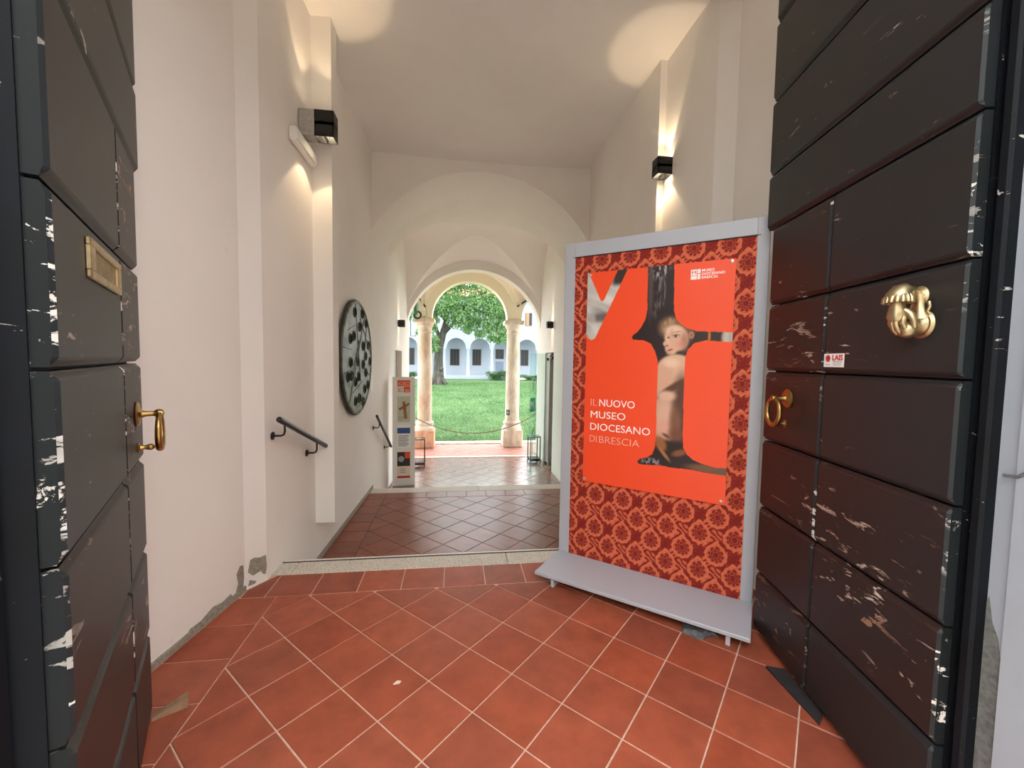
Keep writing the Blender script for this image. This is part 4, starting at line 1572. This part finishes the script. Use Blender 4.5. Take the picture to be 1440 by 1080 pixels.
# ------------------------------------------------------------------ columns of the portico
def column(label, x, mat_block):
    t = thing('column', label, 'column', (x, Y_COL, Z2), group='stone columns of the courtyard portico')
    MB().cbox(-0.27, 0.27, -0.27, 0.27, 0.0, 0.47, 0.02).build('pedestal', mat_block, t)
    MB().lathe([(0.0, 0.47), (0.262, 0.47), (0.27, 0.50), (0.262, 0.54), (0.232, 0.56), (0.225, 0.60), (0.238, 0.62), (0.245, 0.65), (0.235, 0.68), (0.205, 0.70), (0.20, 0.715), (0.0, 0.715)], 32).build('base_moulding', M['stone_pale'], t, smooth=40)
    MB().lathe([(0.0, 0.71), (0.200, 0.71), (0.190, 0.76), (0.190, 1.6), (0.183, 2.4), (0.176, 3.06), (0.196, 3.08), (0.196, 3.11), (0.176, 3.13), (0.0, 3.13)], 36).build('shaft', M['stone_shaft'] if mat_block is M['stone_pink'] else M['stone_pale'], t, smooth=40)
    b = MB()
    b.lathe([(0.0, 3.125), (0.178, 3.125), (0.18, 3.20), (0.21, 3.225), (0.235, 3.29), (0.245, 3.33), (0.0, 3.33)], 32)
    b.cbox(-0.265, 0.265, -0.265, 0.265, 3.325, 3.435, 0.012)
    b.build('capital', M['stone_shaft'] if mat_block is M['stone_pink'] else M['stone_pale'], t, smooth=35)
    return t


column('pinkish stone column standing behind the information board', cols_x[1], M['stone_pink'])
column('pale stone column with a small green sign near its foot', cols_x[2], M['stone_pale'])

sg_ = MB().cbox(-0.055, 0.055, -0.012, 0, -0.075, 0.075, 0.01).build('column_sign', M['sign_green'], None, loc=(1.405, 11.165, 0.20), rotz=-0.75)
tag(sg_, 'small dark green sign fixed to the pale column', 'sign')
MB().cbox(-0.025, 0.025, -0.016, -0.011, -0.03, 0.03, 0.002).build('sign_mark', M['grey_print'], sg_)

# rope barrier between the columns
b = MB()
pts = []
A_, B_, C_ = Vector((-1.20, 11.0, 0.16)), Vector((1.60, 10.99, -0.10)), Vector((2.30, 11.0, 0.32))
for k in range(25):
    q = k / 24
    p_ = A_.lerp(B_, q)
    p_.z -= 0.36 * 4 * q * (1 - q) * 0.98
    p_.z += 0.0
    pts.append(p_)
for k in range(1, 9):
    q = k / 8
    p_ = B_.lerp(C_, q)
    p_.z -= 0.05 * 4 * q * (1 - q)
    pts.append(p_)
b.tube(pts, 0.012, 8)
rp = b.build('barrier_rope', M['rope_fibre'], smooth=60)
tag(rp, 'thin brown rope barrier sagging between the portico columns', 'rope')

# tie rods and lantern under the portico
for lab, a, c in (('short dark iron tie rod above the left column', (-0.97, 11.1, 3.20), (-0.82, 11.1, 2.98)), ('short dark iron tie rod above the right column', (1.60, 11.1, 3.07), (1.845, 11.1, 3.235))):
    b = MB()
    b.tube([a, c], 0.022, 8)
    o = tag(b.build('tie_rod', M['iron_dark'], smooth=40), lab, 'tie rod', 'iron tie rods of the portico')
b = MB().tube([(-0.82, 11.1, 2.98), (-0.80, 11.1, 2.9), (-0.79, 11.1, 2.78), (-0.86, 11.1, 2.70)], 0.005, 6)
tag(b.build('wire', M['iron_dark']), 'thin dark wire hanging onto the left column capital', 'wire')
LN = thing('lantern', 'green and black iron lantern on a curved wall bracket at left', 'lantern', (-1.10, 10.75, 2.35))
MB().tube([(-0.09, -0.40, 0.93), (-0.07, -0.30, 0.95), (-0.03, -0.20, 1.0), (0.0, -0.08, 0.94), (0.02, 0.0, 0.80), (0.02, 0.0, 0.62)], 0.012, 8).build('bracket', M['iron_dark'], LN, smooth=50)
MB().lathe([(0.0, 0.80), (0.02, 0.76), (0.07, 0.66), (0.075, 0.62), (0.055, 0.42), (0.03, 0.38), (0.0, 0.36)], 6, c=(0.06, 0, 0)).build('lantern_body', M['lantern_green'], LN)
MB().tube([(0.11 + 0.085 * math.cos(a), 0, 0.38 + 0.085 * math.sin(a)) for a in np.linspace(0, 2 * math.pi, 25)], 0.024, 8, caps=False).build('ring', M['iron_dark'], LN, smooth=50)
MB().tube([(-0.06, 0, 0.36), (-0.06, 0, -0.15), (0.06, 0, -0.15), (0.10, 0, -0.05)], 0.010, 6).build('arm', M['iron_dark'], LN)

# ------------------------------------------------------------------ metal stands
def metal_stand(label, x, y, rot):
    t = thing('metal_stand', label, 'stand', (x, y, Z2), rot, 'low metal frame stands by the rear arch')
    for sx in (-1, 1):
        for sy in (-1, 1):
            MB().cbox(sx * 0.115 - 0.010, sx * 0.115 + 0.010, sy * 0.115 - 0.010, sy * 0.115 + 0.010, 0.0, 0.62, 0.002).build('leg', M['steel_dark'], t)
    b = MB()
    for sx in (-1, 1):
        b.box(sx * 0.115 - 0.010, sx * 0.115 + 0.010, -0.115, 0.115, 0.60, 0.62)
        b.box(-0.115, 0.115, sx * 0.115 - 0.010, sx * 0.115 + 0.010, 0.60, 0.62)
    b.build('top_frame', M['steel_dark'], t)
    MB().box(-0.105, 0.105, -0.105, 0.105, 0.612, 0.62).build('top_plate', M['glass'], t)
    tray = MB().cbox(-0.115, 0.115, -0.115, 0.115, 0.05, 0.10, 0.003).build('tray', M['iron_dark'], t)
    for k in range(5):
        MB().box(-0.10 + 0.045 * k, -0.082 + 0.045 * k, -0.105, 0.105, 0.10, 0.106).build('tray_slat', M['steel_dark'], tray)
    return t


metal_stand('low metal frame stand at right, beside the open glass door', 1.80, 9.38, 0.1)
metal_stand('low metal frame stand at left, half hidden by the information board', -0.80, 9.2, 0.05)
b = MB().tube([(0, 0, 0.0), (-0.01, 0, 0.62), (0.0, 0, 0.70), (0.03, 0, 0.77), (0.07, 0, 0.79)], [0.008, 0.010, 0.011, 0.011, 0.010], 8)
o = b.build('cane', M['steel_dark'], None, loc=(1.80, 9.60, Z2), smooth=50)
tag(o, 'slim grey crook-handled cane standing behind the right metal stand', 'cane')

# ------------------------------------------------------------------ glass door, side doors
GD = thing('door_3', None, None, loc=(1.99, 8.88, Z2), rotz=math.radians(232.7), kind='structure')
GD['label'] = 'frameless glass door leaf standing open at right'
pane = MB().box(0.02, 0.87, -0.005, 0.005, 0.012, 2.52).build('pane', M['glass'], GD)
hnd = MB().tube([(0.60, -0.006, 2.00), (0.60, -0.06, 2.00), (0.60, -0.06, 1.72), (0.60, -0.006, 1.72)], 0.011, 8).build('door_handle', M['steel_screw'], GD, smooth=50)
plain('glass_sticker', (64, 176, 150), 0.5)
stg = MB().box(0.62, 0.85, 0.0055, 0.0062, 1.32, 1.60).build('sticker', M['glass_sticker'], GD)
text('sticker_lettering', 'M', 0.26, M['letter_white'], stg, (0.83, 0.0068, 1.37), fit_w=0.13, rot=(0, 0, math.pi))
for zz in (0.10, 2.40):
    MB().cbox(-0.01, 0.06, -0.012, 0.012, zz - 0.03, zz + 0.03, 0.002).build('hinge', M['steel_dark'], GD)
D4 = thing('door_4', None, None, loc=(XR + 0.02, 8.57, Z2), kind='structure')
D4['label'] = 'grey folded door standing in the dark right doorway'
MB().cbox(0.0, 0.30, 0.33, 0.80, 0.0, 2.54, 0.004).build('door_leaf', M['door_grey'], D4)
MB().cbox(-0.03, 0.05, 0.30, 0.34, 0.0, 2.5, 0.006).build('door_stile', M['door_grey'], D4)
MB().cbox(-0.02, 0.06, 0.18, 0.33, 2.40, 2.46, 0.004).build('door_closer', M['iron_dark'], D4)
MB().box(0.262, 0.268, 0.0, 0.32, 0.0, 2.55).build('recess_shade_sheet', M['recess_shade'], D4)  # dark sheet stands in for the unlit depth of the doorway
MB().cbox(-0.05, 0.10, 0.05, 0.30, 0.0, 0.06, 0.006).build('door_stop', M['wood_raw'], D4)
D5 = thing('door_5', None, None, loc=(XL(8.36) - 0.08, 8.36, Z2), kind='structure')
D5['label'] = 'grey flush door in the left wall behind the information board'
MB().cbox(-0.05, 0.0, 0.005, 0.85, 0.0, 2.52, 0.004).build('door_leaf', M['door_grey'], D5)

# ------------------------------------------------------------------ small things on the near floor
b = MB()
b.add([(0, -0.018, 0), (0.13, -0.022, 0), (0.13, 0.022, 0), (0, 0.018, 0), (0, -0.016, 0.012), (0.13, -0.020, 0.05), (0.13, 0.020, 0.05), (0, 0.016, 0.012)],
      [(0, 3, 2, 1), (4, 5, 6, 7), (0, 1, 5, 4), (1, 2, 6, 5), (2, 3, 7, 6), (3, 0, 4, 7)])
o = b.build('wood_wedge', M['wood_raw'], None, loc=(-1.335, 1.95, 0.001), rotz=math.radians(32))
tag(o, 'rough wooden wedge on the floor holding the left door leaf', 'wedge')
b = MB().prism([(1.655, 1.925), (1.742, 1.89), (1.70, 1.62), (1.635, 1.57)], 0.0005, 0.014)
o = tag(b.build('floor_plate', M['rubber']), 'thin dark rubber strip on the floor under the right door leaf', 'floor strip')
b = MB()
ring0 = [(1.36, 2.25), (1.41, 2.18), (1.45, 2.165), (1.50, 2.19), (1.555, 2.175), (1.57, 2.25), (1.50, 2.33), (1.41, 2.33)]
cx = sum(p_[0] for p_ in ring0) / 8
cy = sum(p_[1] for p_ in ring0) / 8
v = [(x, y, 0.002) for x, y in ring0]
for k, s in ((0.012, 0.85), (0.020, 0.55)):
    for i, (x, y) in enumerate(ring0):
        v.append((cx + (x - cx) * s + RNG.normal(0, 0.008), cy + (y - cy) * s + RNG.normal(0, 0.008), k + abs(RNG.normal(0, 0.008))))
v.append((cx, cy, 0.022))
f = []
for r_ in range(2):
    for i in range(8):
        f.append((r_ * 8 + i, r_ * 8 + (i + 1) % 8, (r_ + 1) * 8 + (i + 1) % 8, (r_ + 1) * 8 + i))
f += [(16 + i, 16 + (i + 1) % 8, 24) for i in range(8)]
f.append(tuple(range(7, -1, -1)))
o = tag(b.add(v, f).build('crumpled_scrap', M['scrap_grey']), 'crumpled dark grey scrap on the floor under the display stand', 'scrap')
b = MB().prism([(0, 0), (0.028, -0.006), (0.040, 0.004), (0.022, 0.014)], 0.0005, 0.006)
o = tag(b.build('paper_scrap', M['cream_print'], None, loc=(-0.30, 2.03, 0.0), rotz=0.3), 'tiny pale paper scrap on a red tile joint', 'scrap')
b = MB().tube([(1.6300, 0.95, 1.42), (1.628, 0.955, 1.36), (1.627, 0.965, 1.325), (1.630, 0.985, 1.307), (1.634, 1.02, 1.303)], 0.005, 8)
o = tag(b.build('cable', M['cable_grey'], smooth=50), 'grey cable on the outside jamb beside the right door', 'cable')

# ------------------------------------------------------------------ courtyard: far cloister building
YF = 42.0
BZ = -0.25
FB = thing('cloister_building', 'white cloister building with arcade and windows across the lawn', 'building', (0, YF, BZ))
ax = [-0.05 + 2.39 * k for k in range(-4, 6)]
p = [(ax[0] - 1.5, 3.05)]
for c in ax:
    p += arc(c - 0.98, c + 0.98, 3.07, 0.96, 24)
p += [(ax[-1] + 1.5, 3.05)]
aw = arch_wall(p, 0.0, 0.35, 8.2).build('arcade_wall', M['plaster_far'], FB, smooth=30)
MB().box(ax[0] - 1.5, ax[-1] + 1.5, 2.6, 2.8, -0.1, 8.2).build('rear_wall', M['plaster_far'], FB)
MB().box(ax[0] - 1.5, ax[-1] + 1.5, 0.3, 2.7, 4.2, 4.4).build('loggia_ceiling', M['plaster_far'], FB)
MB().box(ax[0] - 1.5, ax[-1] + 1.5, -0.05, 2.7, -0.3, 0.10).build('loggia_floor', M['stone_pale'], FB)
colp = None
for c in ax:
    x = c + 1.195
    if colp is None:
        b = MB()
        b.lathe([(0, 0.1), (0.25, 0.1), (0.25, 0.22), (0.19, 0.28), (0.165, 0.34), (0.155, 2.80), (0.18, 2.84), (0.23, 2.96), (0.23, 3.0), (0, 3.0)], 14)
        b.box(-0.24, 0.24, -0.2, 0.2, 2.99, 3.07)
        colp = b.build('column', M['plaster_far'], FB, loc=(x, 0.17, 0), smooth=40)
    else:
        o = colp.copy()
        COL.objects.link(o)
        o.parent = FB
        o.location = (x, 0.17, 0)


def far_window(xa, xb, za, zb, y, bars, shut=False):
    w = MB()
    t_ = 0.06
    w.box(xa, xa + t_, y - 0.06, y, za, zb)
    w.box(xb - t_, xb, y - 0.06, y, za, zb)
    w.box(xa + t_, xb - t_, y - 0.06, y, zb - t_, zb)
    w.box(xa + t_, xb - t_, y - 0.06, y, za, za + t_)
    fr = w.build('window', M['far_frame'], FB)
    MB().box(xa + t_, xb - t_, y - 0.03, y - 0.01, za + t_, zb - t_).build('pane', M['far_window'], fr)
    for k in range(1, bars + 1):
        xx = xa + (xb - xa) * k / (bars + 1)
        MB().box(xx - 0.02, xx + 0.02, y - 0.05, y - 0.02, za + t_, zb - t_).build('mullion', M['far_frame'], fr)
    if shut:
        MB().box(xa + 0.05, xa + (xb - xa) * 0.55, y - 0.10, y - 0.06, za, zb).build('shutter', M['shutter_brown'], fr)
    return fr


yr = 2.6
for xa, xb, za, zb, nb_ in ((-0.70, 0.29, 1.24, 3.0, 2), (1.67, 2.60, 1.27, 3.0, 2), (4.15, 5.05, 2.0, 3.05, 1), (6.90, 7.75, 1.30, 3.03, 1), (-5.3, -4.4, 1.25, 3.0, 1)):
    far_window(xa, xb, za, zb, yr, nb_)
dr_ = MB().cbox(4.17, 5.04, yr - 0.06, yr, 0.1, 1.72, 0.01).build('far_door', M['far_door'], FB)
for xa, xb, za, zb in ((6.92, 7.61, 5.45, 6.73), (4.4, 5.05, 5.45, 6.73), (-2.6, -1.9, 5.45, 6.73)):
    far_window(xa, xb, za, zb, 0.0, 1, True)
b = MB().tube([(3.53, -0.06, 0.1), (3.53, -0.06, 8.0)], 0.05, 8)
b.build('downpipe', M['grey_lamp'], FB)
# clay tile roof with rounded rows
vs, fs = [], []
nxr = 260
for j in range(3):
    yv, zv = ((-0.55, 8.10), (1.4, 8.9), (3.4, 9.8))[j]
    for i in range(nxr + 1):
        x = ax[0] - 1.8 + (ax[-1] - ax[0] + 3.6) * i / nxr
        vs.append((x, yv, zv + 0.06 * math.cos(i * math.pi / 2)))
for j in range(2):
    for i in range(nxr):
        a = j * (nxr + 1) + i
        fs.append((a, a + 1, a + nxr + 2, a + nxr + 1))
MB().add(vs, fs).build('roof', M['roof_clay'], FB, smooth=60)
MB().box(ax[0] - 1.6, ax[-1] + 1.6, -0.35, 0.05, 7.95, 8.06).build('eave', M['shutter_brown'], FB)
# low wall in front of the arcade
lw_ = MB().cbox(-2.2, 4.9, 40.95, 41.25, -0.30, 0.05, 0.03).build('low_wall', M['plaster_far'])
tag(lw_, 'low white parapet in front of the far arcade', 'low wall')

# ------------------------------------------------------------------ tree and shrubs
def leaves(name, centres, radii, n, size, mat, parent, droop=0.0):
    centres, radii = np.asarray(centres, float), np.asarray(radii, float)
    w = radii.prod(1) ** 0.7
    idx = RNG.choice(len(centres), n, p=w / w.sum())
    d = RNG.normal(size=(n, 3))
    d /= np.linalg.norm(d, axis=1)[:, None]
    r = RNG.random(n)[:, None] ** 0.45
    pos = centres[idx] + d * r * radii[idx]
    a = RNG.normal(size=(n, 3))
    a[:, 2] -= droop
    a /= np.linalg.norm(a, axis=1)[:, None]
    c = np.cross(a, RNG.normal(size=(n, 3)))
    c /= np.linalg.norm(c, axis=1)[:, None] + 1e-9
    s = size * (0.6 + 0.8 * RNG.random(n))[:, None]
    co = np.stack([pos - a * s, pos + c * s * 0.45, pos + a * s, pos - c * s * 0.45], 1)
    o = raw_mesh(name, co.reshape(-1, 3), np.arange(n * 4).reshape(-1, 4), mat, parent)
    o['kind'] = 'stuff'
    return o


TZ = lawn_z(34.0)
TR = thing('tree', 'big old spreading tree with light green leaves on the lawn', 'tree', (-1.5, 34.0, TZ))
b = MB()
b.tube([(-0.02, 0, -0.1), (0.0, 0, 0.25), (0.05, 0, 0.9), (0.03, 0, 1.9), (0.10, 0, 3.0), (0.36, 0, 4.0), (0.66, 0.1, 5.1), (0.72, 0.1, 6.2), (0.5, 0.2, 7.6), (0.6, 0.3, 9.2)],
       [0.62, 0.50, 0.42, 0.37, 0.33, 0.28, 0.24, 0.20, 0.15, 0.08], 16)
for k in range(7):
    a = k * 0.9 + 0.3
    b.tube([(0.35 * math.cos(a), 0.35 * math.sin(a), 0.5), (0.62 * math.cos(a), 0.62 * math.sin(a), 0.12), (1.0 * math.cos(a), 1.0 * math.sin(a), -0.1)], [0.16, 0.13, 0.05], 8)
b.ball((0.28, -0.30, 1.25), 0.2, 10)
b.ball((0.33, -0.22, 0.75), 0.16, 10)
b.build('trunk', M['bark'], TR, smooth=60)
br = [((0.36, 0, 4.0), (1.2, -0.4, 4.9), (2.0, -0.9, 6.1), (2.6, -1.2, 6.9), (3.8, -1.5, 7.3)),
      ((0.2, 0, 3.6), (-0.2, -0.5, 4.6), (-0.8, -0.9, 5.5), (-1.4, -1.2, 6.0)),
      ((0.66, 0.1, 5.1), (0.0, 0.2, 5.9), (-0.5, 0.3, 7.0), (-1.2, 0.3, 8.2)),
      ((0.70, 0.1, 5.9), (1.8, 0.5, 7.0), (3.4, 0.8, 7.4), (4.8, 0.8, 6.6)),
      ((0.6, 0.1, 6.6), (1.6, -0.3, 7.8), (2.6, -0.5, 8.8)),
      ((1.9, -0.85, 5.9), (3.2, -1.0, 5.9), (4.4, -1.1, 5.4))]
for q in br:
    MB().tube(q, list(np.linspace(0.17, 0.04, len(q))), 9).build('branch', M['bark'], TR, smooth=60)
cen = [(0.2, -0.4, 7.6), (1.6, -0.8, 7.9), (3.0, -1.0, 7.8), (4.2, -1.0, 7.0), (-0.9, -0.6, 7.0), (-1.4, -0.6, 5.6), (0.6, 0, 9.0), (2.4, -0.3, 9.2), (1.4, -1.2, 6.6), (2.8, -1.4, 6.4), (4.2, -1.3, 5.9), (5.2, -0.8, 6.0),
       (2.2, -1.3, 5.5), (3.4, -1.3, 5.1), (4.6, -1.1, 4.9), (-0.6, -0.8, 5.0), (-1.2, -0.8, 4.1), (0.9, -1.0, 5.9), (5.8, -0.3, 7.0), (-0.5, -0.5, 8.6), (4.6, -0.2, 8.4), (5.4, -0.8, 5.2), (1.4, -1.0, 5.0), (-0.3, -0.9, 6.2),
       (4.3, -1.1, 3.8), (3.3, -1.2, 4.05), (4.9, -1.0, 3.65), (2.3, -1.3, 4.4), (-0.35, -0.9, 3.6), (-0.3, -0.9, 2.9), (-0.5, -0.9, 4.4), (5.4, -1.0, 4.1),
       (-0.9, -0.9, 3.3), (3.9, -1.2, 4.4), (2.6, -1.3, 4.75), (5.0, -1.0, 4.5)]
rad = [(1.1, 1.0, 0.8)] * len(cen)
rad = [(r[0] * (0.5 if c[2] < 4.42 else 0.75 if c[2] < 5.3 else 1), r[1] * (0.6 if c[2] < 5.3 else 1), r[2] * (0.5 if c[2] < 4.42 else 0.75 if c[2] < 5.3 else 1)) for r, c in zip(rad, cen)]
leaves('foliage', cen, rad, 23000, 0.105, M['leaf_tree'], TR, 0.5)


def shrub(label, x, y, w, h, n):
    t = thing('shrub', label, 'shrub', (x, y, lawn_z(y)), group='low shrubs before the far arcade')
    cs = [(RNG.uniform(-w / 2, w / 2), RNG.uniform(-0.25, 0.25), RNG.uniform(0.25, 0.75) * h) for _ in range(9)]
    leaves('foliage', cs, [(w * 0.26, 0.35, h * 0.34)] * 9, n, 0.07, M['leaf_shrub'], t)
    st = MB()
    for k in range(6):
        st.tube([(RNG.uniform(-0.05, 0.05), 0, -0.02), (cs[k][0] * 0.8, cs[k][1], cs[k][2])], 0.015, 5)
    st.build('stems', M['bark'], t)


shrub('rounded green shrub left of the pale column, before the far arcade', 4.1, 39.5, 1.9, 0.95, 2600)
shrub('low green shrub right of the pale column, before the far arcade', 7.7, 39.8, 2.4, 0.6, 2000)
shrub('low green shrub seen beyond the information board', -4.6, 39.5, 1.6, 0.8, 1200)
